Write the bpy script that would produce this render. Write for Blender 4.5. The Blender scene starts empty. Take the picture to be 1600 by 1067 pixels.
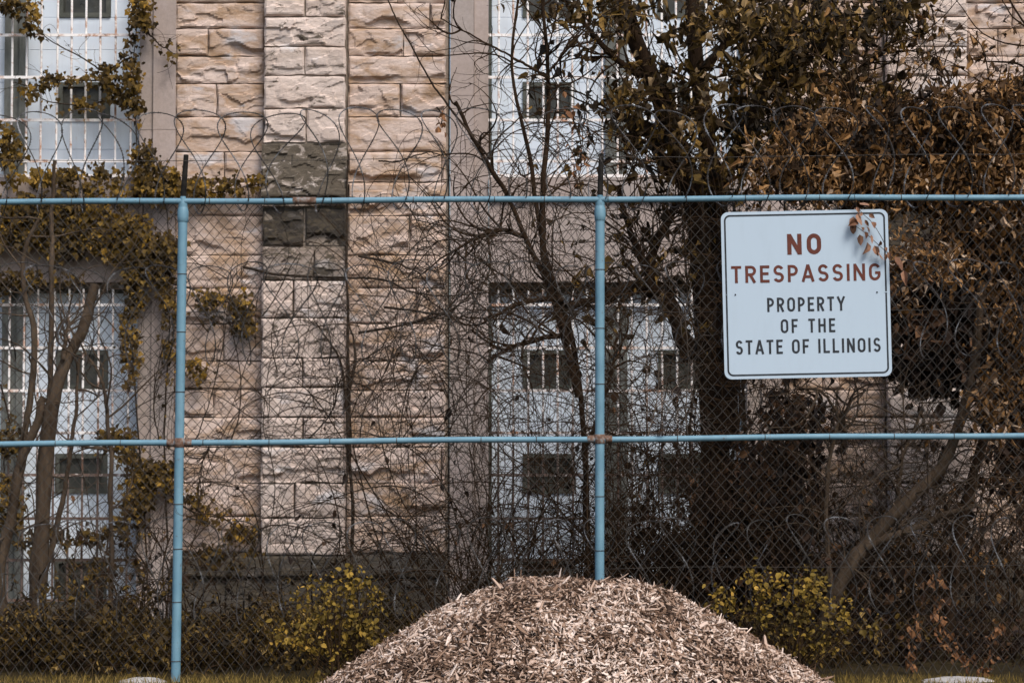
import bpy, math, random
import numpy as np
rng = np.random.default_rng(7)
random.seed(7)
R_ = math.radians
scn = bpy.context.scene
COL = scn.collection

# ------------------------------------------------------------------ camera
FPX = 85.0 / 36.0 * 1600.0          # focal length in pixels of the 1600 px photograph
PITCH = math.atan((708 - 533.5) / FPX)
CAMZ = 1.6
YF = 17.3                            # fence distance
YB = 24.0                            # wall face distance
cam_d = bpy.data.cameras.new('camera')
cam = bpy.data.objects.new('camera', cam_d)
COL.objects.link(cam)
cam_d.lens = 85.0
cam_d.sensor_width = 36.0
cam_d.clip_end = 600
cam_d.dof.use_dof = True
cam_d.dof.focus_distance = YF
cam_d.dof.aperture_fstop = 5.6
cam.location = (0, 0, CAMZ)
cam.rotation_euler = (math.pi / 2 + PITCH, 0, 0)
scn.camera = cam

# ------------------------------------------------------------------ sky, sun, exposure
SUN_EL, SUN_AZ = R_(50), R_(152)     # azimuth clockwise from +Y: behind the camera, to the right
world = bpy.data.worlds.new('World')
scn.world = world
world.use_nodes = True
nt = world.node_tree
nt.nodes.clear()
sky = nt.nodes.new('ShaderNodeTexSky')
sky.sky_type = 'NISHITA'
sky.sun_disc = False
sky.sun_elevation = SUN_EL
sky.sun_rotation = SUN_AZ
sky.air_density = 1.0
sky.dust_density = 3.0
bg = nt.nodes.new('ShaderNodeBackground')
bg.inputs['Strength'].default_value = 0.075
wo = nt.nodes.new('ShaderNodeOutputWorld')
nt.links.new(sky.outputs[0], bg.inputs[0])
nt.links.new(bg.outputs[0], wo.inputs[0])
sd = bpy.data.lights.new('sun', 'SUN')
sd.energy = 1.3
sd.angle = R_(24)
sd.color = (1.0, 0.93, 0.85)
so = bpy.data.objects.new('sun', sd)
COL.objects.link(so)
# direction to the sun
sv = (math.sin(SUN_AZ) * math.cos(SUN_EL), math.cos(SUN_AZ) * math.cos(SUN_EL), math.sin(SUN_EL))
from mathutils import Vector
so.rotation_euler = Vector(sv).to_track_quat('Z', 'Y').to_euler()
so.location = (6, -10, 20)
scn.view_settings.view_transform = 'Standard'
scn.view_settings.look = 'None'
scn.view_settings.gamma = 1.0
scn.view_settings.use_curve_mapping = False
scn.view_settings.exposure = 1.3

# ------------------------------------------------------------------ measuring: photo pixel at a known distance -> metres
SP, CP = math.sin(PITCH), math.cos(PITCH)
def W(px, py, D):
    u = (px - 800) / FPX; v = (533.5 - py) / FPX
    t = D / (CP - v * SP)
    return u * t, CAMZ + (SP + v * CP) * t
def P3(px, py, D):
    x, z = W(px, py, D); return (x, D, z)
def BX(px, D=YB): return W(px, 450, D)[0]
def BZ(py, D=YB): return W(800, py, D)[1]

# ------------------------------------------------------------------ materials
def mat(name, build):
    m = bpy.data.materials.new(name); m.use_nodes = True
    t = m.node_tree; t.nodes.clear()
    out = t.nodes.new('ShaderNodeOutputMaterial')
    class N: pass
    n = N(); n.t = t
    def node(tp, **kw):
        x = t.nodes.new(tp)
        for k, v in kw.items():
            if k in ('inp',):
                for kk, vv in v.items(): x.inputs[kk].default_value = vv
            else: setattr(x, k, v)
        return x
    n.node = node
    n.link = lambda a, b: t.links.new(a, b)
    def pos(scale=(1, 1, 1)):
        g = node('ShaderNodeNewGeometry'); mp = node('ShaderNodeMapping'); mp.inputs['Scale'].default_value = scale
        n.link(g.outputs['Position'], mp.inputs['Vector']); return mp.outputs[0]
    n.pos = pos
    def noise(scale, detail=4, rough=0.55, vec=None, dist=0.0):
        x = node('ShaderNodeTexNoise'); x.inputs['Scale'].default_value = scale
        x.inputs['Detail'].default_value = detail; x.inputs['Roughness'].default_value = rough
        x.inputs['Distortion'].default_value = dist
        n.link(vec if vec is not None else pos(), x.inputs['Vector']); return x.outputs['Fac']
    n.noise = noise
    def ramp(fac, stops, interp='LINEAR'):
        r = node('ShaderNodeValToRGB'); cr = r.color_ramp; cr.interpolation = interp
        while len(cr.elements) < len(stops): cr.elements.new(0.5)
        for e, (p, c) in zip(cr.elements, stops):
            e.position = p
            if isinstance(c, (int, float)): c = (c, c, c)
            e.color = (c[0], c[1], c[2], 1)
        n.link(fac, r.inputs[0]); return r.outputs[0]
    n.ramp = ramp
    def mix(fac, a, b, mode='MIX'):
        x = node('ShaderNodeMix', data_type='RGBA', blend_type=mode)
        for s, v in ((0, fac), (6, a), (7, b)):
            if isinstance(v, (int, float)): x.inputs[s].default_value = v
            elif isinstance(v, tuple): x.inputs[s].default_value = (v[0], v[1], v[2], 1)
            else: n.link(v, x.inputs[s])
        return x.outputs[2]
    n.mix = mix
    def bump(h, strength=0.3, dist=0.01):
        b = node('ShaderNodeBump'); b.inputs['Strength'].default_value = strength; b.inputs['Distance'].default_value = dist
        n.link(h, b.inputs['Height']); return b.outputs[0]
    n.bump = bump
    def bsdf(col, rough=0.8, metal=0.0, normal=None, spec=0.3):
        b = node('ShaderNodeBsdfPrincipled')
        if isinstance(col, tuple): b.inputs['Base Color'].default_value = (col[0], col[1], col[2], 1)
        else: n.link(col, b.inputs['Base Color'])
        if isinstance(rough, (int, float)): b.inputs['Roughness'].default_value = rough
        else: n.link(rough, b.inputs['Roughness'])
        b.inputs['Metallic'].default_value = metal
        b.inputs['Specular IOR Level'].default_value = spec
        if normal is not None: n.link(normal, b.inputs['Normal'])
        return b.outputs[0]
    n.bsdf = bsdf
    def objrand():
        return node('ShaderNodeObjectInfo').outputs['Random']
    n.objrand = objrand
    def attr(a):
        return node('ShaderNodeAttribute', attribute_name=a).outputs['Fac']
    n.attr = attr
    s = build(n)
    n.link(s, out.inputs['Surface'])
    return m

def m_stone(light, tan, ochre, ochre_amt=0.5, moss=0.0, grey=(0.44, 0.44, 0.47)):
    def b(n):
        v = n.pos((1, 1, 1.7))
        c = n.ramp(n.objrand(), [(0, light), (0.55, tuple(0.5 * a + 0.5 * k for a, k in zip(light, tan))), (1, tan)])
        mid = n.noise(3.0, 5, 0.6, v)
        c = n.mix(n.ramp(mid, [(0.35, 0), (0.65, 0.75)]), c, tan)
        # iron staining in horizontal drifts
        oc = n.noise(2.3, 6, 0.65, n.pos((1, 1, 2.4)), 0.9)
        c = n.mix(n.ramp(oc, [(0.52 - 0.08 * ochre_amt, 0), (0.72 - 0.08 * ochre_amt, 0.85 * ochre_amt)]), c, ochre)
        # pale blue-grey weathered skin
        gr = n.noise(1.7, 4, 0.6, n.pos((1, 1.3, 1.9)))
        c = n.mix(n.ramp(gr, [(0.58, 0), (0.66, 0.75)]), c, grey)
        if moss:
            ms = n.noise(4.5, 7, 0.72, n.pos((1, 1, 2.2)), 0.8)
            c = n.mix(n.ramp(ms, [(0.60 - 0.2 * moss, 0), (0.66 - 0.2 * moss, 0.92)]), c, (0.075, 0.062, 0.045))
        fine = n.noise(26, 6, 0.7, n.pos((1, 1, 2)))
        c = n.mix(0.35, c, n.ramp(fine, [(0.3, 0.6), (0.7, 1.12)]), 'MULTIPLY')
        h = n.noise(16, 8, 0.72, n.pos((1, 1, 1.8)), 0.5)
        return n.bsdf(c, 0.92, normal=n.bump(h, 0.55, 0.025), spec=0.12)
    return b
M = {}
M['stone'] = mat('rock_faced_sandstone', m_stone((0.575, 0.476, 0.43), (0.50, 0.387, 0.325), (0.29, 0.18, 0.095), 0.95, 0.0, (0.50, 0.49, 0.51)))
M['pier'] = mat('pale_stained_sandstone', m_stone((0.58, 0.50, 0.455), (0.53, 0.43, 0.375), (0.30, 0.21, 0.13), 0.25, 0.16, (0.55, 0.54, 0.55)))
M['shadestone'] = mat('lintel_shade_stone', m_stone((0.17, 0.145, 0.125), (0.11, 0.09, 0.075), (0.07, 0.052, 0.035), 0.5, 0.75, (0.36, 0.33, 0.31)))  # stone darkened to paint in the shade above the lower windows
M['blackstone'] = mat('black_soot_stone', m_stone((0.055, 0.047, 0.04), (0.04, 0.034, 0.028), (0.03, 0.023, 0.016), 0.5, 0.5, (0.13, 0.12, 0.11)))
M['mottled'] = mat('mottled_stone', m_stone((0.34, 0.285, 0.25), (0.26, 0.21, 0.175), (0.16, 0.11, 0.07), 0.6, 0.5, (0.40, 0.37, 0.35)))
M['stained'] = mat('stained_offset_stone', m_stone((0.46, 0.41, 0.38), (0.30, 0.25, 0.21), (0.12, 0.085, 0.055), 0.8, 1.0, (0.52, 0.50, 0.50)))
M['basestone'] = mat('damp_base_stone', m_stone((0.10, 0.092, 0.083), (0.075, 0.066, 0.056), (0.06, 0.046, 0.03), 0.5, 0.7, (0.16, 0.15, 0.145)))
def b_smooth(n):
    c = n.ramp(n.objrand(), [(0, (0.35, 0.295, 0.275)), (0.6, (0.385, 0.32, 0.295)), (1, (0.32, 0.28, 0.262))])
    c = n.mix(n.ramp(n.noise(1.6, 6, 0.65, n.pos((1, 1, 0.5))), [(0.42, 0), (0.70, 0.6)]), c, (0.25, 0.195, 0.155))
    c = n.mix(0.5, c, n.ramp(n.noise(30, 5, 0.7), [(0.3, 0.7), (0.7, 1.1)]), 'MULTIPLY')
    return n.bsdf(c, 0.9, normal=n.bump(n.noise(45, 5, 0.7), 0.4, 0.008), spec=0.15)
M['smooth'] = mat('dressed_stone', b_smooth)
def b_mortar(n):
    c = n.ramp(n.noise(7, 6, 0.7), [(0.3, (0.14, 0.115, 0.09)), (0.7, (0.30, 0.25, 0.21))])
    return n.bsdf(c, 0.95, normal=n.bump(n.noise(60, 4), 0.6, 0.01), spec=0.1)
M['mortar'] = mat('old_mortar', b_mortar)
def b_panel(n):
    c = n.ramp(n.objrand(), [(0, (0.63, 0.71, 0.795)), (1, (0.65, 0.72, 0.80))])
    c = n.mix(n.ramp(n.noise(3.5, 6, 0.7, n.pos((6, 1, 0.35))), [(0.52, 0), (0.78, 0.3)]), c, (0.46, 0.49, 0.50))
    c = n.mix(n.ramp(n.noise(5, 7, 0.75, n.pos((1, 1, 0.8)), 1.0), [(0.60, 0), (0.74, 0.5)]), c, (0.44, 0.36, 0.28))
    return n.bsdf(c, 0.85, normal=n.bump(n.noise(18, 4), 0.08, 0.008), spec=0.12)
M['panel'] = mat('painted_window_panel', b_panel)
M['pane'] = mat('dark_vent_glass', lambda n: n.bsdf(n.ramp(n.noise(6, 5, 0.7), [(0.3, (0.018, 0.02, 0.018)), (0.75, (0.06, 0.06, 0.05))]), n.ramp(n.noise(8), [(0.3, 0.15), (0.7, 0.5)]), spec=0.5))
M['pframe'] = mat('dark_green_window_metal', lambda n: n.bsdf(n.ramp(n.noise(9, 5, 0.7), [(0.3, (0.045, 0.05, 0.042)), (0.7, (0.10, 0.105, 0.09))]), 0.7))
M['mullion'] = mat('grey_green_mullion', lambda n: n.bsdf(n.ramp(n.noise(5, 6, 0.7, n.pos((2, 1, 0.6))), [(0.3, (0.08, 0.085, 0.075)), (0.7, (0.19, 0.20, 0.19))]), 0.8))
def b_bar(n):
    r = n.noise(7, 7, 0.75, n.pos((1, 1, 1)), 0.5)
    c = n.mix(n.ramp(r, [(0.50, 0), (0.62, 1)]), (0.74, 0.72, 0.71), (0.36, 0.19, 0.115))
    g_ = n.node('ShaderNodeNewGeometry'); sx_ = n.node('ShaderNodeSeparateXYZ'); n.link(g_.outputs['Position'], sx_.inputs[0])
    mr = n.node('ShaderNodeMapRange'); n.link(sx_.outputs['Z'], mr.inputs[0])
    for k_, v_ in ((1, 2.6), (2, 1.2), (3, 0.0), (4, 0.34)): mr.inputs[k_].default_value = v_
    ad = n.node('ShaderNodeMath', operation='ADD'); n.link(mr.outputs[0], ad.inputs[0]); n.link(n.noise(16, 5, 0.7), ad.inputs[1])
    c = n.mix(n.ramp(ad.outputs[0], [(0.62, 0), (0.70, 0.92)]), c, (0.075, 0.04, 0.026))
    return n.bsdf(c, 0.75)
M['bar'] = mat('rusting_painted_bar', b_bar)
def b_blue(n):
    c = n.ramp(n.noise(6, 5, 0.6), [(0.3, (0.095, 0.20, 0.27)), (0.7, (0.135, 0.26, 0.335))])
    c = n.mix(n.ramp(n.noise(3.0, 4, 0.6, n.pos((1, 1, 0.4))), [(0.55, 0), (0.75, 0.6)]), c, (0.17, 0.29, 0.335))
    c = n.mix(n.ramp(n.noise(30, 7, 0.78), [(0.60, 0), (0.66, 0.85)]), c, (0.09, 0.062, 0.047))
    c = n.mix(n.ramp(n.noise(14, 6, 0.7, n.pos((1, 1, .12))), [(0.58, 0), (0.72, 0.45)]), c, (0.075, 0.12, 0.15))
    c = n.mix(n.ramp(n.noise(2.2, 7, 0.75, None, 1.0), [(0.66, 0), (0.74, 0.7)]), c, (0.16, 0.10, 0.07))
    return n.bsdf(c, n.ramp(n.noise(9), [(0.3, 0.42), (0.7, 0.65)]), normal=n.bump(n.noise(60, 4, 0.6), 0.15, 0.004), spec=0.4)
M['blue'] = mat('weathered_blue_paint', b_blue)
def b_rust(n):
    c = n.ramp(n.noise(30, 6, 0.7), [(0.3, (0.05, 0.028, 0.019)), (0.48, (0.13, 0.075, 0.052)), (0.58, (0.20, 0.17, 0.155)), (0.7, (0.15, 0.24, 0.29))])
    return n.bsdf(c, 0.85, normal=n.bump(n.noise(70, 4), 0.5, 0.005))
M['rust'] = mat('rust', b_rust)
def b_wire(n):
    c = n.ramp(n.noise(3.0, 5, 0.7), [(0.35, (0.026, 0.023, 0.020)), (0.52, (0.055, 0.048, 0.041)), (0.68, (0.048, 0.030, 0.018))])
    return n.bsdf(c, 0.65, 0.1)
M['wire'] = mat('dull_galvanised_wire', b_wire)
M['razor'] = mat('razor_wire_steel', lambda n: n.bsdf(n.ramp(n.noise(5, 5, 0.7), [(0.40, (0.03, 0.026, 0.023)), (0.54, (0.07, 0.065, 0.061)), (0.64, (0.22, 0.225, 0.235))]), 0.55, 0.25))
M['black'] = mat('black_iron', lambda n: n.bsdf(n.ramp(n.noise(18, 5), [(0.3, (0.006, 0.006, 0.006)), (0.7, (0.02, 0.018, 0.016))]), 0.9, spec=0.08))
def b_sign(n):
    c = n.mix(n.ramp(n.noise(2.6, 6, 0.65, n.pos((5, 1, 1.2))), [(0.5, 0), (0.8, 0.22)]), (0.385, 0.475, 0.56), (0.32, 0.385, 0.44))
    c = n.mix(n.ramp(n.noise(55, 6, 0.7), [(0.68, 0), (0.74, 0.6)]), c, (0.22, 0.22, 0.22))
    return n.bsdf(c, 0.8, spec=0.12)
M['sign'] = mat('faded_white_sign_sheet', b_sign)
M['red'] = mat('faded_red_lettering', lambda n: n.bsdf(n.ramp(n.noise(22, 5, 0.7), [(0.3, (0.075, 0.018, 0.010)), (0.72, (0.115, 0.030, 0.018))]), 0.6))
M['ink'] = mat('black_lettering', lambda n: n.bsdf(n.ramp(n.noise(22, 5, 0.7), [(0.3, (0.008, 0.011, 0.015)), (0.72, (0.026, 0.032, 0.04))]), 0.6))
def m_bark(a, b2, sc=9):
    def b(n):
        f = n.noise(sc, 7, 0.7, n.pos((1, 1, 0.25)), 0.7)
        c = n.ramp(f, [(0.3, a), (0.7, b2)])
        return n.bsdf(c, 0.95, normal=n.bump(n.noise(sc * 3, 6, 0.7, n.pos((1, 1, 0.22)), 0.8), 1.0, 0.02), spec=0.1)
    return b
M['bark'] = mat('dark_bark', m_bark((0.012, 0.007, 0.004), (0.042, 0.025, 0.014)))
M['barkpale'] = mat('grey_brown_bark', m_bark((0.032, 0.022, 0.015), (0.11, 0.080, 0.055)))
M['twig'] = mat('dry_twig', m_bark((0.014, 0.008, 0.004), (0.050, 0.030, 0.016), 4))
M['vine'] = mat('woody_vine', m_bark((0.014, 0.010, 0.007), (0.048, 0.034, 0.024), 5))
M['stalk'] = mat('dry_weed_stalk', m_bark((0.035, 0.022, 0.010), (0.13, 0.085, 0.038), 5))
M['twigpale'] = mat('bleached_twig', m_bark((0.09, 0.07, 0.055), (0.24, 0.19, 0.15), 5))
def m_leaf(stops, trans=0.25, rough=0.7):
    def b(n):
        c = n.ramp(n.attr('tint'), stops)
        c = n.mix(0.5, c, n.ramp(n.noise(40, 4, 0.6), [(0.3, 0.6), (0.7, 1.2)]), 'MULTIPLY')
        p = n.bsdf(c, rough, spec=0.25)
        tr = n.node('ShaderNodeBsdfTranslucent'); n.link(c, tr.inputs[0])
        mx = n.node('ShaderNodeMixShader'); mx.inputs[0].default_value = trans
        n.link(p, mx.inputs[1]); n.link(tr.outputs[0], mx.inputs[2]); return mx.outputs[0]
    return b
M['ivy'] = mat('autumn_ivy_leaf', m_leaf([(0, (0.022, 0.014, 0.004)), (0.4, (0.08, 0.048, 0.010)), (0.75, (0.16, 0.098, 0.016)), (1, (0.30, 0.17, 0.022))]))
M['sprigleaf'] = mat('reddish_dry_leaf', m_leaf([(0, (.03, .015, .009)), (.6, (.12, .055, .03)), (1, (.30, .165, .105))], .1))
M['dead'] = mat('dead_brown_leaf', m_leaf([(0, (0.016, 0.010, 0.006)), (0.3, (0.07, 0.033, 0.009)), (0.55, (0.20, 0.10, 0.03)), (0.8, (0.36, 0.20, 0.08)), (1, (0.52, 0.39, 0.28))]))
M['olive'] = mat('olive_brown_leaf', m_leaf([(0, (0.010, 0.007, 0.004)), (0.4, (0.048, 0.028, 0.007)), (0.7, (0.13, 0.078, 0.015)), (0.88, (0.25, 0.145, 0.032)), (1, (0.42, 0.30, 0.17))]))
M['deadred'] = mat('russet_leaf', m_leaf([(0, (0.008, 0.005, 0.004)), (0.5, (0.028, 0.015, 0.009)), (0.8, (0.075, 0.038, 0.018)), (1, (0.21, 0.11, 0.055))]))
M['weed'] = mat('withered_weed_leaf', m_leaf([(0, (0.016, 0.011, 0.006)), (0.45, (0.085, 0.052, 0.013)), (0.8, (0.22, 0.138, 0.028)), (1, (0.42, 0.28, 0.10))]))
M['yellow'] = mat('yellow_leaf', m_leaf([(0, (0.05, 0.034, 0.007)), (0.35, (0.155, 0.104, 0.017)), (0.75, (0.31, 0.20, 0.032)), (1, (0.46, 0.28, 0.055))], 0.3))
M['grass'] = mat('dry_grass', m_leaf([(0, (0.06, 0.046, 0.012)), (0.4, (0.17, 0.12, 0.027)), (0.75, (0.27, 0.18, 0.045)), (1, (0.42, 0.30, 0.13))], 0.25))
def b_chip(n):
    c = n.ramp(n.attr('tint'), [(0, (0.025, 0.014, 0.009)), (0.3, (0.085, 0.048, 0.029)), (0.55, (0.25, 0.16, 0.11)), (0.8, (0.46, 0.34, 0.27)), (1, (0.68, 0.56, 0.485))])
    c = n.mix(0.5, c, n.ramp(n.noise(60, 5, 0.7), [(0.3, 0.6), (0.7, 1.15)]), 'MULTIPLY')
    return n.bsdf(c, 0.85, normal=n.bump(n.noise(120, 3), 0.3, 0.004), spec=0.2)
M['chip'] = mat('shredded_wood', b_chip)
M['mulch'] = mat('damp_mulch', lambda n: n.bsdf(n.ramp(n.noise(60, 6, 0.7), [(0.35, (0.012, 0.007, 0.005)), (0.7, (0.05, 0.03, 0.02))]), 0.95, normal=n.bump(n.noise(70, 5, 0.7), 1.0, 0.03)))
def b_ground(n):
    c = n.ramp(n.noise(1.2, 7, 0.7), [(0.3, (0.03, 0.022, 0.012)), (0.55, (0.06, 0.044, 0.019)), (0.75, (0.09, 0.068, 0.03))])
    c = n.mix(0.6, c, n.ramp(n.noise(30, 6, 0.75), [(0.3, 0.45), (0.7, 1.2)]), 'MULTIPLY')
    return n.bsdf(c, 0.97, normal=n.bump(n.noise(25, 6, 0.75), 0.8, 0.05), spec=0.1)
M['ground'] = mat('dry_turf_soil', b_ground)
M['rock'] = mat('pale_concrete', lambda n: n.bsdf(n.ramp(n.noise(14, 7, 0.7), [(0.3, (0.26, 0.25, 0.245)), (0.7, (0.46, 0.44, 0.43))]), 0.95, normal=n.bump(n.noise(30, 6, 0.7), 0.7, 0.02)))

# ------------------------------------------------------------------ mesh helpers
class Buf:
    def __init__(s): s.v = []; s.f = {}; s.n = 0; s.t = []
    def add(s, v, faces, tint=None):
        v = np.asarray(v, float).reshape(-1, 3); f = np.asarray(faces, np.int64)
        s.f.setdefault(f.shape[1], []).append(f + s.n)
        s.v.append(v); s.n += len(v)
        s.t.append(np.zeros(len(v)) if tint is None else np.broadcast_to(np.asarray(tint, float), (len(v),)))
    def build(s, name, material, parent=None, smooth=False, origin=None, kind=None):
        me = bpy.data.meshes.new(name)
        V = np.concatenate(s.v).astype(np.float64)
        if origin is not None: V = V - np.asarray(origin)
        ls, li, tot = [], [], 0
        for k, fl in s.f.items():
            F = np.concatenate(fl)
            li.append(F.ravel()); ls.append(np.arange(len(F)) * k + tot); tot += F.size
        li = np.concatenate(li).astype(np.int32); ls = np.concatenate(ls).astype(np.int32)
        me.vertices.add(len(V)); me.vertices.foreach_set('co', V.astype(np.float32).ravel())
        me.loops.add(len(li)); me.loops.foreach_set('vertex_index', li)
        me.polygons.add(len(ls)); me.polygons.foreach_set('loop_start', ls)
        a = me.attributes.new('tint', 'FLOAT', 'POINT'); a.data.foreach_set('value', np.concatenate(s.t).astype(np.float32))
        me.update(calc_edges=True)
        me.validate()
        me.polygons.foreach_set('use_smooth', np.full(len(ls), smooth, bool))
        me.materials.append(material)
        o = bpy.data.objects.new(name, me); COL.objects.link(o)
        if origin is not None: o.location = origin
        if parent is not None: put(o, parent)
        if kind: o['kind'] = kind
        return o
def put(o, parent):
    # parent's world location is a pure translation; children keep their world place
    loc = o.location.copy(); p = parent; off = Vector((0, 0, 0))
    while p is not None: off += p.location; p = p.parent
    o.parent = parent; o.location = loc - off
def tag(o, label, cat, group=None, kind=None):
    o['label'] = label; o['category'] = cat
    if group: o['group'] = group
    if kind: o['kind'] = kind
    return o
def empty(name, loc, label=None, cat=None, group=None, parent=None):
    o = bpy.data.objects.new(name, None); COL.objects.link(o); o.location = loc
    o.empty_display_size = 0.1
    if parent is not None: put(o, parent)
    if label: tag(o, label, cat, group)
    return o
def share(src, name, loc, parent, scale=None, rot=None):
    o = bpy.data.objects.new(name, src.data); COL.objects.link(o); o.location = loc
    if scale: o.scale = scale
    if rot: o.rotation_euler = rot
    put(o, parent); return o

BOXF = np.array([[0, 3, 2, 1], [4, 5, 6, 7], [0, 1, 5, 4], [1, 2, 6, 5], [2, 3, 7, 6], [3, 0, 4, 7]])
def boxv(x0, x1, y0, y1, z0, z1):
    return np.array([[x0, y0, z0], [x1, y0, z0], [x1, y1, z0], [x0, y1, z0], [x0, y0, z1], [x1, y0, z1], [x1, y1, z1], [x0, y1, z1]], float)
def box(b, x0, x1, y0, y1, z0, z1): b.add(boxv(x0, x1, y0, y1, z0, z1), BOXF)
def bevbox(b, x0, x1, y0, y1, z0, z1, c=0.008, jit=0.0):
    # a block with chamfered edges: 24 vertices
    vs = []
    cx, cy, cz = (x0 + x1) / 2, (y0 + y1) / 2, (z0 + z1) / 2
    hx, hy, hz = (x1 - x0) / 2, (y1 - y0) / 2, (z1 - z0) / 2
    idx = {}
    for sx in (-1, 1):
        for sy in (-1, 1):
            for sz in (-1, 1):
                for ax in range(3):
                    h = [hx - c, hy - c, hz - c]; h[ax] = (hx, hy, hz)[ax]
                    idx[(sx, sy, sz, ax)] = len(vs)
                    j = rng.normal(0, jit, 3) if jit else (0, 0, 0)
                    vs.append((cx + sx * h[0] + j[0], cy + sy * h[1] + j[1], cz + sz * h[2] + j[2]))
    q, t = [], []
    for ax in range(3):
        a1, a2 = (ax + 1) % 3, (ax + 2) % 3
        for s in (-1, 1):
            ring = []
            for (p, r) in ((-1, -1), (1, -1), (1, 1), (-1, 1)):
                k = [0, 0, 0]; k[ax] = s; k[a1] = p; k[a2] = r; ring.append(idx[(k[0], k[1], k[2], ax)])
            q.append(ring if s > 0 else ring[::-1])
        for p in (-1, 1):
            for r in (-1, 1):
                def kk(sa, axx):
                    k = [0, 0, 0]; k[ax] = sa; k[a1] = p; k[a2] = r; return idx[(k[0], k[1], k[2], axx)]
                ring = [kk(-1, a1), kk(1, a1), kk(1, a2), kk(-1, a2)]
                q.append(ring if p * r < 0 else ring[::-1])
    for sx in (-1, 1):
        for sy in (-1, 1):
            for sz in (-1, 1):
                ring = [idx[(sx, sy, sz, a)] for a in range(3)]
                t.append(ring if sx * sy * sz > 0 else ring[::-1])
    n0 = b.n
    b.add(vs, q); b.f.setdefault(3, []).append(np.array(t) + n0)
def norm(a): return a / (np.linalg.norm(a, axis=-1, keepdims=True) + 1e-12)
def tubes(b, P, R, sides=3, tint=None):
    """P (B,N,3) polylines, R (B,N) radii"""
    P = np.asarray(P, float); R = np.broadcast_to(np.asarray(R, float), P.shape[:2])
    if P.ndim == 2: P = P[None]; R = R[None]
    B, N, _ = P.shape
    T = np.empty_like(P); T[:, 1:-1] = P[:, 2:] - P[:, :-2]; T[:, 0] = P[:, 1] - P[:, 0]; T[:, -1] = P[:, -1] - P[:, -2]
    T = norm(T)
    mean = norm(P[:, -1] - P[:, 0] + 1e-6)
    ref = np.where(np.abs(mean[:, 1:2]) < 0.8, np.array([[0., 1, 0]]), np.array([[1., 0, 0]]))[:, None, :]
    U = norm(np.cross(T, np.broadcast_to(ref, T.shape))); Vv = np.cross(T, U)
    a = np.arange(sides) * 2 * np.pi / sides
    ring = P[:, :, None, :] + R[:, :, None, None] * (np.cos(a)[None, None, :, None] * U[:, :, None, :] + np.sin(a)[None, None, :, None] * Vv[:, :, None, :])
    i = np.arange(B)[:, None, None] * N * sides + np.arange(N - 1)[None, :, None] * sides
    k = np.arange(sides)[None, None, :]; k2 = (k + 1) % sides
    F = np.stack([i + k, i + k2, i + sides + k2, i + sides + k], -1).reshape(-1, 4)
    b.add(ring.reshape(-1, 3), F, None if tint is None else np.repeat(tint, N * sides))
def cyl(b, p0, p1, r0, r1=None, sides=12):
    r1 = r0 if r1 is None else r1
    p0, p1 = np.array(p0, float), np.array(p1, float)
    n0 = b.n
    tubes(b, np.stack([p0, p1])[None], np.array([[r0, r1]]), sides)
    b.f.setdefault(sides, []).append(np.array([list(range(n0 + sides - 1, n0 - 1, -1)), list(range(n0 + sides, n0 + 2 * sides))]))
def instances(b, tv, tf, Mx, Pp, tint):
    n = len(Pp); K = len(tv)
    V = np.einsum('nij,kj->nki', Mx, tv) + Pp[:, None, :]
    F = (np.arange(n)[:, None, None] * K + tf[None]).reshape(-1, tf.shape[1])
    b.add(V.reshape(-1, 3), F, np.repeat(np.broadcast_to(tint, (n,)), K))
LV = np.array([[0, 0, 0], [.25, .30, .07], [.62, .26, .06], [1, 0, -.12], [.62, -.26, .06], [.25, -.30, .07], [.45, 0, -.04]])
LF = np.array([[0, 6, 1], [1, 6, 2], [2, 6, 3], [3, 6, 4], [4, 6, 5], [5, 6, 0]])[:, ::-1]
IV = np.array([[0, 0, 0], [-.08, .38, .05], [.35, .55, .08], [.52, .28, .02], [1, 0, -.12], [.52, -.28, .02], [.35, -.55, .08], [-.08, -.38, .05], [.35, 0, -.03]])
IF = np.array([[0, 8, 1], [1, 8, 2], [2, 8, 3], [3, 8, 4], [4, 8, 5], [5, 8, 6], [6, 8, 7], [7, 8, 0]])[:, ::-1]
CVL = np.array([[0, 0, 0], [.2, .26, .16], [.6, .20, .10], [.95, .06, -.42], [1.02, -.05, -.5], [.6, -.24, .20], [.2, -.22, .10], [.45, 0, -.10], [.75, 0, -.22]])
CVF = np.array([[0, 7, 1], [1, 7, 2], [2, 7, 8], [2, 8, 3], [3, 8, 4], [4, 8, 5], [5, 8, 7], [5, 7, 6], [6, 7, 0]])[:, ::-1]
def rdir(n): return norm(rng.normal(0, 1, (n, 3)))
def leaves(b, P, size, axis, spread=0.6, face=None, curl=1.0, tv=LV, tf=LF, tint=None, wid=1.0):
    """axis: preferred long direction; face: preferred normal"""
    n = len(P)
    X = norm(np.asarray(axis, float) + rng.normal(0, spread, (n, 3)))
    Nn = rdir(n) if face is None else norm(np.asarray(face, float) + rng.normal(0, 0.55, (n, 3)))
    Y = norm(np.cross(Nn, X)); Z = np.cross(X, Y)
    L = size * np.clip(rng.lognormal(0, .33, n), .4, 1.9)
    Wd = L * wid * rng.uniform(0.65, 1.1, n); C = L * curl * rng.uniform(-0.5, 2.2, n)
    Mx = np.stack([X * L[:, None], Y * Wd[:, None], Z * C[:, None]], -1)
    instances(b, tv, tf, Mx, P, np.clip(rng.beta(1.0, 1.5, n) + .26 * fbm(P[:, 0] * 3.2 + 70, P[:, 2] * 3.2 + 9, 77, 3), 0, 1) if tint is None else tint)
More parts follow.
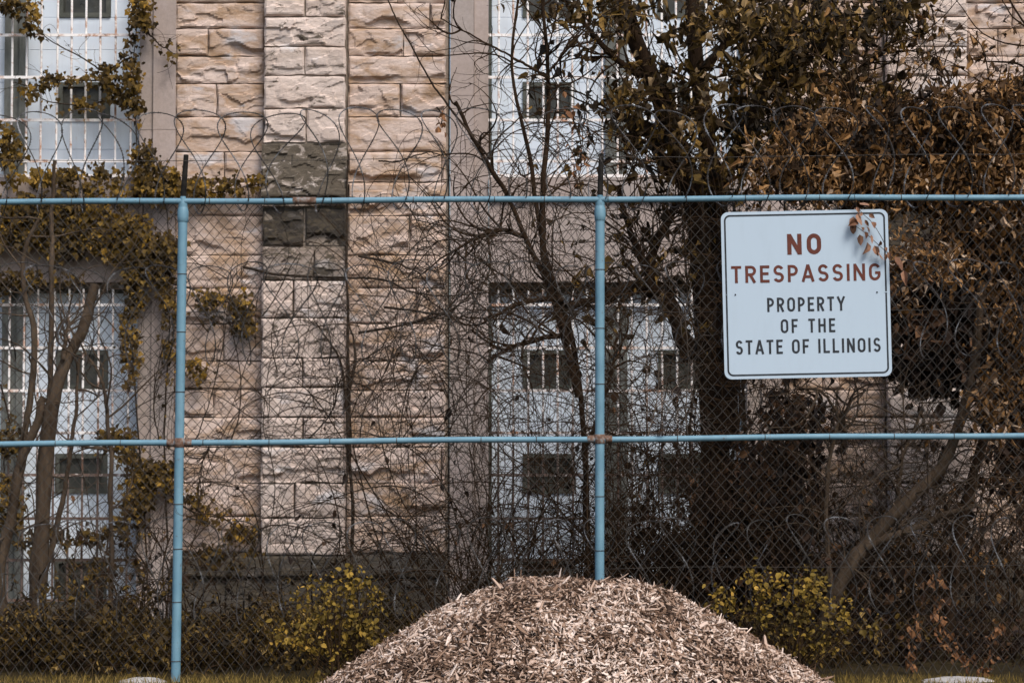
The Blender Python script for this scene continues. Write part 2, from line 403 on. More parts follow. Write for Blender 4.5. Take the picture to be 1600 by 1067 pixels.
def walks(S, Dr, length, N, wander=0.25, grav=(0, 0, 0), droop=0.0):
    S = np.asarray(S, float); Dr = norm(np.asarray(Dr, float)); B = len(S)
    length = np.broadcast_to(np.asarray(length, float), (B,))
    out = np.empty((B, N, 3)); out[:, 0] = S; d = Dr.copy()
    st = (length / (N - 1))[:, None]
    drift = rng.normal(0, wander * 0.5, (B, 3))
    for i in range(1, N):
        drift = 0.75 * drift + rng.normal(0, wander * 0.5, (B, 3))
        d = norm(d + drift + np.asarray(grav) + np.array([0, 0, -droop * i / N]))
        out[:, i] = out[:, i - 1] + d * st
    return out
def sample_on(P, n, lo=0.15, hi=1.0):
    """n random points on polylines, returns points, tangents"""
    B, N, _ = P.shape
    bi = rng.integers(0, B, n); t = rng.uniform(lo, hi, n) * (N - 1); i = np.minimum(t.astype(int), N - 2); f = (t - i)[:, None]
    a, c = P[bi, i], P[bi, i + 1]
    return a * (1 - f) + c * f, norm(c - a), bi
def taper(r0, r1, B, N):
    r0 = np.broadcast_to(np.asarray(r0, float), (B,))[:, None]; return r0 + (np.asarray(r1) - r0) * np.linspace(0, 1, N)[None, :]
def smooth_path(pts, n=40, jit=0.0):
    pts = np.asarray(pts, float); k = len(pts)
    if k == 2: pts = np.stack([pts[0], (pts[0] + pts[1]) / 2, pts[1]]); k = 3
    ext = np.vstack([2 * pts[0] - pts[1], pts, 2 * pts[-1] - pts[-2]])
    t = np.linspace(0, k - 1, n); i = np.minimum(t.astype(int), k - 2); f = (t - i)[:, None]
    p0, p1, p2, p3 = ext[i], ext[i + 1], ext[i + 2], ext[i + 3]
    o = 0.5 * (2 * p1 + (p2 - p0) * f + (2 * p0 - 5 * p1 + 4 * p2 - p3) * f ** 2 + (3 * p1 - p0 - 3 * p2 + p3) * f ** 3)
    if jit:
        w = rng.normal(0, 1, (n, 3)); w = np.apply_along_axis(lambda a: np.convolve(a, np.ones(5) / 5, 'same'), 0, w); o = o + w * jit
    return o
def pathpx(pts, D, n=40, jit=0.0, dvar=0.0):
    q = []
    for i, p in enumerate(pts):
        d = p[2] if len(p) > 2 else D
        q.append(P3(p[0], p[1], d + (rng.normal(0, dvar) if dvar else 0)))
    return smooth_path(q, n, jit)
def vnoise(x, y, seed):
    r = np.random.default_rng(seed); g = r.uniform(-1, 1, (64, 64))
    xi = np.floor(x).astype(int); yi = np.floor(y).astype(int); fx = x - xi; fy = y - yi
    fx = fx * fx * (3 - 2 * fx); fy = fy * fy * (3 - 2 * fy)
    a = g[xi % 64, yi % 64]; b_ = g[(xi + 1) % 64, yi % 64]; c = g[xi % 64, (yi + 1) % 64]; d = g[(xi + 1) % 64, (yi + 1) % 64]
    return (a * (1 - fx) + b_ * fx) * (1 - fy) + (c * (1 - fx) + d * fx) * fy
def fbm(x, y, seed, o=4):
    s = 0; a = 1.0
    for k in range(o): s = s + a * vnoise(x * 2 ** k + 17 * k, y * 2 ** k + 9 * k, seed + k); a *= 0.5
    return s

# ------------------------------------------------------------------ ground
gb = Buf()
gx = np.concatenate([np.linspace(-150, -8, 8), np.linspace(-7, 7, 57), np.linspace(8, 150, 8)])
gy = np.concatenate([np.linspace(-60, 12, 8), np.linspace(13, 25, 61), np.linspace(27, 220, 8)])
GX, GY = np.meshgrid(gx, gy, indexing='ij')
GZ = 0.02 * fbm(GX * 1.3 + 40, GY * 1.3 + 3, 5) * ((np.abs(GX) < 8) & (GY > 12) & (GY < 26))
nx, ny = GX.shape
ii = np.arange(nx - 1)[:, None] * ny + np.arange(ny - 1)[None, :]
gb.add(np.stack([GX, GY, GZ - 0.02], -1), np.stack([ii, ii + ny, ii + ny + 1, ii + 1], -1).reshape(-1, 4))
g = gb.build('ground', M['ground'], smooth=True); g['kind'] = 'structure'

# ------------------------------------------------------------------ the building
bld = empty('stone_building', (0, YB, 0), 'old sandstone prison building with barred white windows behind the fence', 'building')
ZTOP = BZ(-330)
WALLS = [(-697, -548, -420, -254), (272, 413, 541, 697), (1232, 1383, 1511, 1660)]
COURSES = [-96, -45, 5, 45, 88, 131, 183, 237, 285, 337, 399, 450, 506, 564, 609, 652, 698, 754, 806, 863]
for (a, p0, p1, c) in WALLS:
    b = Buf(); box(b, BX(a) - 0.02, BX(c) + 0.02, YB + 0.03, YB + 0.6, -0.3, ZTOP)
    b.build('wall', M['mortar'], bld)
    b = Buf(); box(b, BX(p0) + 0.012, BX(p1) - 0.012, YB - 0.13, YB + 0.028, -0.3, ZTOP - 0.01)
    b.build('pier_core', M['mortar'], bld)
seed = [100]
def rock_face(name, x0, x1, z0, z1, yf, material, amp=0.03, ledge=0.03, gap=0.006, depth=0.12, slope=0.0):
    seed[0] += 7; s = seed[0]
    x0 += gap; x1 -= gap; z0 += gap; z1 -= gap
    w, h = x1 - x0, z1 - z0
    nu = max(8, int(w / 0.018)); nv = max(7, int(h / 0.016))
    u = np.linspace(0, 1, nu + 1); v = np.linspace(0, 1, nv + 1)
    U, V = np.meshgrid(u, v, indexing='ij'); X = x0 + U * w; Z = z0 + V * h
    e = np.minimum(np.minimum(U * w, (1 - U) * w), np.minimum(V * h, (1 - V) * h))
    edge = np.clip(e / 0.022, 0, 1); edge = edge * edge * (3 - 2 * edge)
    rs = np.random.default_rng(s)
    f1 = fbm(X * 3.0 + s, Z * 4.5, s, 5)
    # split faces: each chip scar is a tilted plane, scars meet in crisp arrises
    K = max(5, int(w * h / 0.012)); cu = rs.uniform(0, w, K); cv = rs.uniform(0, h, K)
    wx = X - x0 + 0.035 * fbm(X * 7, Z * 7, s + 3, 3); wz = Z - z0 + 0.02 * fbm(X * 7 + 40, Z * 9, s + 13, 3)
    dist = ((wx[..., None] - cu) / 1.9) ** 2 + (wz[..., None] - cv) ** 2
    c_ = np.argmin(dist, -1)
    off = rs.normal(0, 0.45, K); gxk = rs.normal(0, 2.0, K); gzk = rs.normal(0.9, 3.2, K)
    fac = off[c_] + gxk[c_] * (wx - cu[c_]) + gzk[c_] * (wz - cv[c_])
    # an undercut along part of the lower edge
    lz = 0.27 + 0.22 * fbm(X * 3.2 + 3 * s, X * 0 + s * 1.7, s + 57, 4)
    led = np.clip((V - lz) / 0.05, 0, 1); msk = np.clip(fbm(X * 2.3 + s, X * 0 + 3.3, s + 91, 2) * 2.5 + 0.4, 0, 1)
    d = edge * (0.016 + amp * (0.45 * f1 + 0.75 * np.clip(fac, -1.2, 1.2)) + ledge * (led - 0.55) * msk)
    d = np.maximum(d, -0.014)
    wob = 0.006 * fbm(X * 9, Z * 9, s + 5, 3)
    on = (e <= 1e-6)
    Xf = X + np.where(on, wob * ((U == 0) | (U == 1)), 0); Zf = Z + np.where(on, wob * ((V == 0) | (V == 1)), 0)
    Yf = yf - d + slope * (V - 0.5) * h
    n1 = (nu + 1) * (nv + 1)
    b = Buf(); front = np.stack([Xf, Yf, Zf], -1).reshape(-1, 3)
    ii = np.arange(nu)[:, None] * (nv + 1) + np.arange(nv)[None, :]
    F = np.stack([ii, ii + nv + 1, ii + nv + 2, ii + 1], -1).reshape(-1, 4)
    # sides going back into the mortar
    per = [i * (nv + 1) for i in range(nu + 1)] + [nu * (nv + 1) + j for j in range(1, nv + 1)] + [i * (nv + 1) + nv for i in range(nu - 1, -1, -1)] + [j for j in range(nv - 1, 0, -1)]
    back = front[per].copy(); back[:, 1] = yf + depth
    m = len(per); pr = np.array(per)
    k = np.arange(m); k2 = (k + 1) % m
    S = np.stack([pr[k], n1 + k, n1 + k2, pr[k2]], -1)
    b.add(np.vstack([front, back]), np.vstack([F, S]))
    return b.build(name, material, bld, origin=((x0 + x1) / 2, yf, (z0 + z1) / 2))
SPLITS = {  # joints in the walls beside the first pier, as photographed
    (0, 'L'): {3: [323], 5: [337], 7: [350], 0: [360], 14: [335], 12: [350]},
    (0, 'R'): {2: [671], 3: [630], 5: [625], 7: [690], 9: [640], 11: [650], 13: [650], 16: [690], 1: [620]}}
for wi, (a, p0, p1, c) in enumerate(WALLS[1:]):
    for side, l, r in (('L', a, p0), ('R', p1, c)):
        for k in range(len(COURSES) - 1):
            if (wi, side) in SPLITS: cuts = SPLITS[(wi, side)].get(k, [])
            else: cuts = [l + (r - l) * random.choice((0.35, 0.5, 0.62, 0.7))] if random.random() < 0.55 else []
            xs = [l] + cuts + [r]
            off = 2 if side == 'R' else 0
            for q in range(len(xs) - 1):
                rock_face('stone', BX(xs[q]) + (0.01 if q == 0 and side == 'R' else 0), BX(xs[q + 1]), BZ(COURSES[k + 1]), BZ(COURSES[k]), YB, M['stone'],
                          amp=random.choice((0.008, 0.018, 0.024, 0.03)), ledge=random.choice((0.01, 0.03, 0.05, 0.06)))
# pier blocks: (top, bottom, joint or None, dark)
PIER = [(-62, -14, None, 0), (-14, 31, .5, 0), (31, 77, None, 0), (77, 122, .5, 0), (122, 173, None, 0), (173, 226, .52, 0),
        (312, 326, None, 1), (326, 388, .5, 2), (388, 440, .62, 1), (440, 498, .38, 0), (498, 560, None, 0), (560, 606, .49, 0), (606, 652, None, 0), (652, 698, .5, 0),
        (698, 754, None, 0), (754, 808, .40, 0), (808, 866, None, 0)]
for wi, (a, p0, p1, c) in enumerate(WALLS[1:]):
    for (t, bt, j, dk) in PIER:
        low = t > 300
        x0, x1 = BX(p0) - (0.012 if low else 0), BX(p1) + (0.012 if low else 0)
        yf = YB - (0.185 if low else 0.15)
        xs = [x0] + ([x0 + (x1 - x0) * j] if j else []) + [x1]
        for q in range(len(xs) - 1):
            rock_face('pier_stone', xs[q], xs[q + 1], BZ(bt), BZ(t), yf + (0.05 if dk == 2 else 0), (M['pier'], M['mottled'], M['blackstone'])[dk],
                      amp=random.uniform(0.016, 0.032), ledge=random.uniform(0.0, 0.05), gap=0.008)
    # sloping weathered offset
    rock_face('pier_offset', BX(p0) - 0.02, BX(p1) + 0.02, BZ(312), BZ(227), YB - 0.19, M['stained'], amp=0.03, ledge=0.0, slope=0.12, depth=0.14)
    # dark base courses
    for lo, hi, prd in ((-20, 0, 0), ):
        pass
    xs = np.linspace(BX(a), BX(c), 6)
    for q in range(5):
        rock_face('base_stone', xs[q], xs[q + 1], BZ(900), BZ(867), YB - 0.20, M['basestone'], amp=0.016, ledge=0.0, gap=0.004, depth=0.21)
        rock_face('base_stone', xs[q], xs[q + 1], -0.1, BZ(901), YB - 0.14, M['basestone'], amp=0.03, ledge=0.02, depth=0.15)
# windows
WINS = [(-189, 215), (763, 1167)]
PERIODS = [('upper', -215, 276, [-176, -12, 152], [-145, -79, -12, 54, 120, 187, 251, 274]), ('lower', 450, 945, [576, 740, 906], [476, 543, 610, 676, 742, 810, 875, 938])]
ref = {}
def bar_mesh(key, b):
    return b
for wi, (l, r) in enumerate(WINS):
    X0, X1 = BX(l), BX(r)
    # dressed stone jambs: outer and inner strip of stacked blocks
    for s, xa, xb in ((-1, BX(l - 60), X0), (1, X1, BX(r + 58))):
        z = -0.2; k = 0
        while z < ZTOP:
            hgt = random.choice((0.44, 0.7, 0.95, 0.42)); z2 = min(z + hgt, ZTOP)
            mid = xa + (xb - xa) * (0.62 if s < 0 else 0.38)
            for q, (u0, u1) in enumerate(((xa, mid), (mid, xb))):
                outer = (q == 0) == (s < 0)
                b = Buf(); bevbox(b, u0 + 0.001, u1 - 0.001, YB - (0.012 if outer else -0.022), YB + 0.45, z + 0.001, z2 - 0.001, 0.003, 0.0005)
                b.build('jamb_stone', M['smooth'], bld, origin=((u0 + u1) / 2, YB, z))
            z = z2
    # spandrel: sill and smooth blocks between the windows
    for (zt, zb, pr, nb) in ((278, 312, 0.06, 3), (313, 377, 0.0, 4), (378, 441, 0.0, 3)):
        xs = np.linspace(X0 + 0.004, X1 - 0.004, nb + 1)
        for q in range(nb):
            b = Buf(); bevbox(b, xs[q] + 0.002, xs[q + 1] - 0.002, YB - pr + 0.03, YB + 0.5, BZ(zb) + 0.001, BZ(zt) - 0.001, 0.004, 0.0005)
            b.build('spandrel_stone', M['smooth'], bld, origin=((xs[q] + xs[q + 1]) / 2, YB, BZ(zb)))
    b = Buf(); box(b, X0 + 0.003, X1 - 0.003, YB + 0.1, YB + 0.5, BZ(449), BZ(441.6)); b.build('lintel_shadow', M['shadestone'], bld)  # recessed strip coloured dark to stand for the shadow under the spandrel
    b = Buf(); box(b, X0 + 0.003, X1 - 0.003, YB + 0.03, YB + 0.5, -0.3, BZ(946)); b.build('sill', M['basestone'], bld)
    for pn, top, bot, panes, hb in PERIODS:
        zt, zb = BZ(top), BZ(bot)
        win = empty('window', ((X0 + X1) / 2, YB + 0.3, zb), parent=bld)
        win['label'] = f"{'left' if wi == 0 else 'right'} {pn} barred window of white panels with small dark vents".replace('left ', 'ivy-fringed ').replace('right ', 'twig-screened ')
        YP = YB + 0.33
        mc = (X0 + X1) / 2
        b = Buf()
        mw = 17 * 24 / FPX
        box(b, mc - mw, mc - mw * 0.35, YP - 0.10, YP + 0.02, zb, zt); box(b, mc + mw * 0.35, mc + mw, YP - 0.10, YP + 0.02, zb, zt)
        box(b, mc - mw * 0.34, mc + mw * 0.34, YP - 0.06, YP + 0.02, zb, zt)
        b.build('mullion', M['mullion'], win)
        b = Buf()
        box(b, X0 + 0.001, X0 + 0.03, YP - 0.06, YP + 0.05, zb, zt); box(b, X1 - 0.03, X1 - 0.001, YP - 0.06, YP + 0.05, zb, zt)
        box(b, X0 + 0.031, X1 - 0.031, YP - 0.05, YP + 0.05, zt - 0.03, zt); box(b, X0 + 0.031, X1 - 0.031, YP - 0.05, YP + 0.05, zb, zb + 0.025)
        b.build('frame', M['pframe'], win)
        cols = [(X0 + 0.03, mc - mw), (mc + mw, X1 - 0.03)]
        pw, ph = 41 * YB / FPX, 31 * YB / FPX
        for ci, (ca, cb) in enumerate(cols):
            cc = (ca + cb) / 2 + (0.0 if ci == 0 else -0.0)
            rows = [BZ(p) for p in panes]
            edges = [zt] + [z_ + ph for z_ in rows for _ in (0,)] ; 
            # sheets: full-width strips between vents, and flank pieces beside each vent
            zs = [zt - 0.03]
            for z_ in rows:
                zs += [z_ + ph, z_ - ph]
            zs.append(zb + 0.025)
            for q in range(0, len(zs), 2):
                hi, lo = zs[q], zs[q + 1]
                if hi - lo > 0.5:
                    m_ = lo + (hi - lo) * 0.5; segs = ((lo, m_), (m_, hi))
                else: segs = ((lo, hi),)
                for (s0, s1) in segs:
                    if s1 - s0 < 0.02: continue
                    b = Buf(); bevbox(b, ca + 0.001, cb - 0.001, YP + rng.uniform(0, 0.004), YP + 0.03, s0 + 0.0015, s1 - 0.0015, 0.003)
                    b.build('panel', M['panel'], win, origin=(cc, YP, s0))
            for z_ in rows:
                for (f0, f1) in ((ca, cc - pw), (cc + pw, cb)):
                    b = Buf(); bevbox(b, f0 + 0.001, f1 - 0.001, YP + rng.uniform(0, 0.004), YP + 0.03, z_ - ph + 0.0015, z_ + ph - 0.0015, 0.003)
                    b.build('panel', M['panel'], win, origin=((f0 + f1) / 2, YP, z_))
                b = Buf()
                fw = 0.045
                box(b, cc - pw, cc - pw + fw, YP - 0.02, YP + 0.06, z_ - ph, z_ + ph); box(b, cc + pw - fw, cc + pw, YP - 0.02, YP + 0.06, z_ - ph, z_ + ph)
                box(b, cc - pw + fw, cc + pw - fw, YP - 0.018, YP + 0.06, z_ + ph - fw, z_ + ph); box(b, cc - pw + fw, cc + pw - fw, YP - 0.018, YP + 0.06, z_ - ph, z_ - ph + fw)
                b.build('vent_frame', M['pframe'], win, origin=(cc, YP, z_))
                b = Buf(); box(b, cc - pw + fw * 0.8, cc + pw - fw * 0.8, YP + 0.03, YP + 0.045, z_ - ph + fw * 0.8, z_ + ph - fw * 0.8)
                b.build('pane', M['pane'], win, origin=(cc, YP, z_))
        # bars
        YBAR = YB + 0.07
        step = 23.3 * YBAR / FPX
        n = 17
        for k in range(n):
            x = mc + (k - (n - 1) / 2) * step + rng.normal(0, 0.003)
            if x < X0 + 0.02 or x > X1 - 0.02: continue
            key = ('v', pn)
            if key not in ref:
                b = Buf(); cyl(b, (0, 0, 0), (0, 0, zt - zb - 0.01), 0.0115, sides=8)
                o = b.build('bar', M['bar'], win); o.location = (0, 0, 0); ref[key] = o
                o.location = Vector((x, YBAR, zb + 0.005)) - win.location - bld.location
                o.rotation_euler = (0, rng.normal(0, 0.0012), 0)
            else:
                share(ref[key], 'bar', (x, YBAR, zb + 0.005), win, rot=(0, rng.normal(0, 0.0012), 0))
        for k, hy in enumerate(hb):
            key = ('h', wi)
            z_ = BZ(hy)
            if key not in ref:
                b = Buf(); box(b, -(X1 - X0) / 2, (X1 - X0) / 2, -0.026, -0.0125, -0.014, 0.014)
                o = b.build('crossbar', M['bar'], win); ref[key] = o
                o.location = Vector((mc, YBAR, z_)) - win.location - bld.location
            else:
                share(ref[key], 'crossbar', (mc, YBAR, z_), win)
# end walls behind the far left window's outer side stay plain stone core
print('building done')

# ------------------------------------------------------------------ chain-link fence
fence = empty('chain_link_fence', (0, YF, 0), 'tall chain-link fence with pale blue posts and rails in front of the building', 'fence')
def rail_z(px, which): 
    y = {'top': 316 - 8 * px / 1600, 'mid': 694 - 14 * px / 1600}[which]
    return W(px, y, YF)
POSTS = [((-385, 1057), (-373, 316)), ((274, 1060), (286, 318)), ((936.5, 1060), (937.5, 316)), ((1655, 1060), (1655, 312))]
PR, RR = 0.0335, 0.0215
def ring(b, c, r, ax, tr=0.003, n=20):
    a = np.linspace(0, 2 * np.pi, n + 1)
    e1, e2 = {'z': ((1, 0, 0), (0, 1, 0)), 'x': ((0, 1, 0), (0, 0, 1))}[ax]
    p = np.array(c)[None] + r * (np.cos(a)[:, None] * np.array(e1) + np.sin(a)[:, None] * np.array(e2))
    tubes(b, p[None], np.full((1, n + 1), tr), 4)
for (bp, tp) in POSTS:
    p0 = np.array(P3(*bp, YF)); p1 = np.array(P3(*tp, YF)); p0[2] = -0.25 if p0[2] > -0.25 else p0[2]
    b = Buf(); tubes(b, smooth_path([p0, (p0 + p1) / 2, p1], 12)[None], np.full((1, 12), PR), 20)
    post = b.build('post', M['blue'], fence, smooth=True)
    # loop cap that carries the top rail
    b = Buf()
    zc = p1[2]
    prof = [(PR + 0.001, -0.135), (PR + 0.005, -0.13), (PR + 0.007, -0.10), (PR + 0.007, -0.055), (PR + 0.003, -0.04), (PR - 0.002, -0.02), (0.024, 0.0), (0.022, 0.03), (0.020, 0.05)]
    tubes(b, np.array([[p1[0], YF, zc + z_] for r_, z_ in prof])[None], np.array([[r_ for r_, z_ in prof]]), 20)
    b.build('post_cap', M['blue'], post, smooth=True)
    b = Buf(); cyl(b, (p1[0], YF, zc + 0.03), (p1[0] + 0.012, YF + 0.06, zc + 0.355), 0.021, 0.018, 12)
    b.build('extension_arm', M['black'], post)
    b = Buf()
    for t in np.arange(0.10, 0.93, 0.108):
        p = p0 + (p1 - p0) * (t + rng.normal(0, 0.006)); ring(b, p, PR + 0.002, 'z', 0.0028)
    b.build('tie_wire', M['wire'], post, kind='stuff')
    # rusty clamp where the middle rail crosses
    cx = (bp[0] + tp[0]) / 2
    zx, zz = rail_z(cx, 'mid')
    b = Buf()
    xx = p0[0] + (p1[0] - p0[0]) * (zz - p0[2]) / (p1[2] - p0[2])
    prof = [(PR + 0.001, -0.034), (PR + 0.006, -0.03), (PR + 0.007, 0), (PR + 0.006, 0.03), (PR + 0.001, 0.034)]
    tubes(b, np.array([[xx, YF, zz + z_] for r_, z_ in prof])[None], np.array([[r_ for r_, z_ in prof]]), 18)
    b.build('clamp', M['rust'], post, smooth=True)
    for s in (-1, 1):
        b = Buf(); x0 = xx + s * (PR + 0.001); prof = [(0.02, 0), (RR + 0.006, 0.012), (RR + 0.005, 0.05), (RR + 0.001, 0.055)]
        tubes(b, np.array([[x0 + s * d_, YF, zz] for r_, d_ in prof])[None], np.array([[r_ for r_, d_ in prof]]), 14)
        b.build('rail_end', M['rust'], post, smooth=True)
for which in ('top', 'mid'):
    b = Buf(); pts = []
    for i, px in enumerate(np.linspace(-460, 2060, 60)):
        x, z_ = rail_z(px, which); pts.append((x, YF, z_ + 0.004 * math.sin(px / 90.0)))
    tubes(b, np.array(pts)[None], np.full((1, 60), RR), 16)
    rail = b.build('rail', M['blue'], fence, smooth=True)
    b = Buf()
    for px in np.arange(-440, 2050, 108):
        pxx = px + rng.uniform(-25, 25)
        x, z_ = rail_z(pxx, which)
        ring(b, (x, YF, z_), RR + 0.002, 'x', 0.0027, 14)
    b.build('tie_wire', M['wire'], rail, kind='stuff')
    for px in ([476] if which == 'top' else []):
        x, z_ = rail_z(px, which)
        b = Buf(); prof = [(RR + 0.001, -0.085), (RR + 0.004, -0.08), (RR + 0.004, 0.08), (RR + 0.001, 0.085)]
        tubes(b, np.array([[x + d_, YF, z_] for r_, d_ in prof])[None], np.array([[r_ for r_, d_ in prof]]), 16)
        b.build('rail_sleeve', M['rust'], rail, smooth=True)
# woven wire: interlocked vertical zigzags
mw_, mh_ = 0.0752, 0.0865
xa, xb = W(-440, 700, YF)[0], W(2040, 700, YF)[0]
nW = int((xb - xa) / (mw_ / 2))
ztop = W(800, 312, YF)[1] + 0.0
nseg = int((ztop - 0.01) / (mh_ / 2))
i = np.arange(nW)[:, None]; j = np.arange(nseg + 1)[None, :]
z = ztop - j * mh_ / 2 + 0 * i
x = xa + i * mw_ / 2 + np.where((j + i) % 2 == 0, 0.0, mw_ / 2)
x = x + 0.016 * fbm(x * 0.8 + 5, z * 0.9, 900, 3) + 0.003 * vnoise(x * 9, z * 9, 901)
z = z + 0.016 * fbm(x * 0.7 + 25, z * 0.8, 910, 3) + (x / 7.3) * 0.03
yy = YF + 0.031 + 0.02 * np.abs(fbm(x * 0.6, z * 0.6, 920, 3)) + np.where((j + i) % 2 == 0, -0.003, 0.003)
Pm = np.stack([x, yy, z], -1)
Pm[:, -1, 2] -= 0.02
b = Buf(); tubes(b, Pm, 0.0028, 4)
b.build('wire_mesh', M['wire'], fence, kind='stuff')
# twisted wire ends standing above the top rail
b = Buf()
k = np.arange(0, nW, 2)
base = Pm[k, 0].copy(); tip = base + np.stack([rng.normal(0, 0.006, len(k)), rng.normal(0, 0.005, len(k)), rng.uniform(0.035, 0.06, len(k))], -1)
tubes(b, np.stack([base, (base + tip) / 2 + rng.normal(0, 0.003, base.shape), tip], 1), 0.0027, 4)
tip2 = tip + np.stack([rng.uniform(-0.014, 0.014, len(k)), rng.normal(0, 0.005, len(k)), rng.uniform(0.0, 0.015, len(k))], -1)
tubes(b, np.stack([tip, tip2], 1), 0.002, 4)
b.build('selvage', M['wire'], fence, kind='stuff')

# razor wire coils
def coil(name, label, cy, Rr, D, x0, sp, seedv, group=None):
    r = np.random.default_rng(seedv)
    zc = W(800, cy, D)[1]; rad = Rr * D / FPX; low = cy > 700
    pitch = sp * D / FPX
    loops = int((W(2060, cy, D)[0] - W(-460, cy, D)[0]) / pitch)
    xs = W(x0 - sp * 20, cy, D)[0] + pitch * np.arange(loops + 14); xs = xs[(xs > W(-460, cy, D)[0]) & (xs < W(2040, cy, D)[0])]
    N = 49
    th = np.linspace(0, 2 * np.pi, N)
    loopsP = []
    for k, xk in enumerate(xs):
        sg = 1 if k % 2 == 0 else -1
        A = pitch * r.uniform(0.42, 0.72) * (.8 if low else 1); ph = r.normal(0, 0.34 if not low else .55)
        rr = rad * r.uniform(0.95, 1.05)
        px = xk + sg * A * np.sin(2 * th + ph) * (0.64 + 0.36 * np.cos(th)) + r.normal(0, pitch * 0.05)
        pz = zc + (0.02 * xk / 3) + rr * np.cos(th) + r.normal(0, 0.012)
        py = D + rr * 0.75 * np.sin(th) * sg
        loopsP.append(np.stack([px, py, pz], -1))
    LP = np.stack(loopsP)
    b = Buf(); tubes(b, LP, 0.0036, 4)
    o = b.build(name, M['razor'])
    tag(o, label, 'razor wire', group)
    # barbs: small pointed plates
    bb = Buf()
    fine = np.concatenate([LP[:, :-1] * (1 - f) + LP[:, 1:] * f for f in (0.2, 0.7)], 1).reshape(-1, 3)
    tan = np.concatenate([norm(LP[:, 1:] - LP[:, :-1])] * 2, 1).reshape(-1, 3)
    sel = r.uniform(0, 1, len(fine)) < 0.9
    fine, tan = fine[sel], tan[sel]
    up = norm(np.cross(tan, r.normal(0, 1, tan.shape))); side = np.cross(tan, up)
    tv = np.array([[-.5, 0, 0.15], [-.15, 0, 0.2], [.15, 0, 0.2], [.5, 0, .15], [.12, 0, -.2], [-.12, 0, -.2], [0.8, 0, .6], [-.8, 0, .6], [.8, 0, -.6], [-.8, 0, -.6]])
    tf = np.array([[7, 5, 1], [6, 2, 4], [8, 4, 2], [9, 1, 5]])
    Mx = np.stack([tan, side, up], -1) * 0.019
    instances(bb, tv, tf, Mx, fine, 0.5)
    bb.build('barbs', M['razor'], o, kind='stuff')
    # straight line wire threaded through the coil
    lb = Buf(); xl = np.linspace(W(-460, cy, D)[0], W(2040, cy, D)[0], 80)
    lp = np.stack([xl, np.full(80, D - 0.1), zc + 0.02 * xl / 3 + 0.012 * fbm(xl * 0.7, xl * 0, seedv, 3)], -1)
    tubes(lb, lp[None], np.full((1, 80), 0.0022), 4)
    for q in np.arange(xl[0], xl[-1], 0.11):
        c = np.array([q, D - 0.1, np.interp(q, xl, lp[:, 2])])
        d = r.normal(0, 1, 3) * np.array([0.4, 1, 1]); d = d / np.linalg.norm(d) * 0.014
        tubes(lb, np.stack([c - d, c + d])[None], np.full((1, 2), 0.0018), 3)
    lb.build('line_wire', M['wire'], o)
    return o
coil('razor_wire_coil', 'razor wire coil looping along the top of the blue fence rail', 249, 79, YF + 0.12, 318, 62.5, 31)
coil('razor_wire_coil', 'razor wire coil hung behind the fence between top and middle rails', 488, 78, YF + 0.42, 331, 62.5, 32)
coil('razor_wire_coil', 'razor wire coil lying low behind the fence below the middle rail', 888, 77, YF + 0.42, 309, 62.5, 33)

# ------------------------------------------------------------------ warning sign
SU = 1 / 3.68 * (YF - 0.06) / FPX     # metres per unit of the enlarged sign drawing
sx, sz = W(1260, 459.5, YF - 0.06)
sign = empty('warning_sign', (sx, YF - 0.055, sz), 'white square no trespassing sign with red and black lettering wired to fence', 'sign')
sign.rotation_euler = (0, R_(-1.15), 0)
def rrect(hw, hh, r, n=8):
    pts = []
    for (cx, cz, a0) in ((hw - r, hh - r, 0), (-(hw - r), hh - r, 90), (-(hw - r), -(hh - r), 180), (hw - r, -(hh - r), 270)):
        for k in range(n + 1):
            a = R_(a0 + 90 * k / n); pts.append((cx + r * math.cos(a), cz + r * math.sin(a)))
    return pts
def sobj(name, b, m, parent=None):
    o = b.build(name, m); o.parent = parent or sign; return o
HW, HH = 482 * SU, 482 * SU
b = Buf(); o1 = rrect(HW, HH, 42 * SU); n = len(o1)
b.add([(x, 0, z) for x, z in o1] + [(x, 0.003, z) for x, z in o1], [[k, n + k, n + (k + 1) % n, (k + 1) % n] for k in range(n)])
b.f.setdefault(n, []).append(np.array([list(range(n - 1, -1, -1))])); b.f[n].append(np.array([list(range(n, 2 * n))]))
sobj('sign_panel', b, M['sign'])
b = Buf(); oo = rrect(HW - 17 * SU, HH - 17 * SU, 34 * SU); oi = rrect(HW - 27 * SU, HH - 27 * SU, 25 * SU)
b.add([(x, -0.0012, z) for x, z in oo] + [(x, -0.0012, z) for x, z in oi], [[k, n + k, n + (k + 1) % n, (k + 1) % n] for k in range(n)])
sobj('border', b, M['ink'])
def arc(cx, cz, rx, rz, a0, a1, n=14):
    return [(cx + rx * math.cos(R_(a0 + (a1 - a0) * k / n)), cz + rz * math.sin(R_(a0 + (a1 - a0) * k / n))) for k in range(n + 1)]
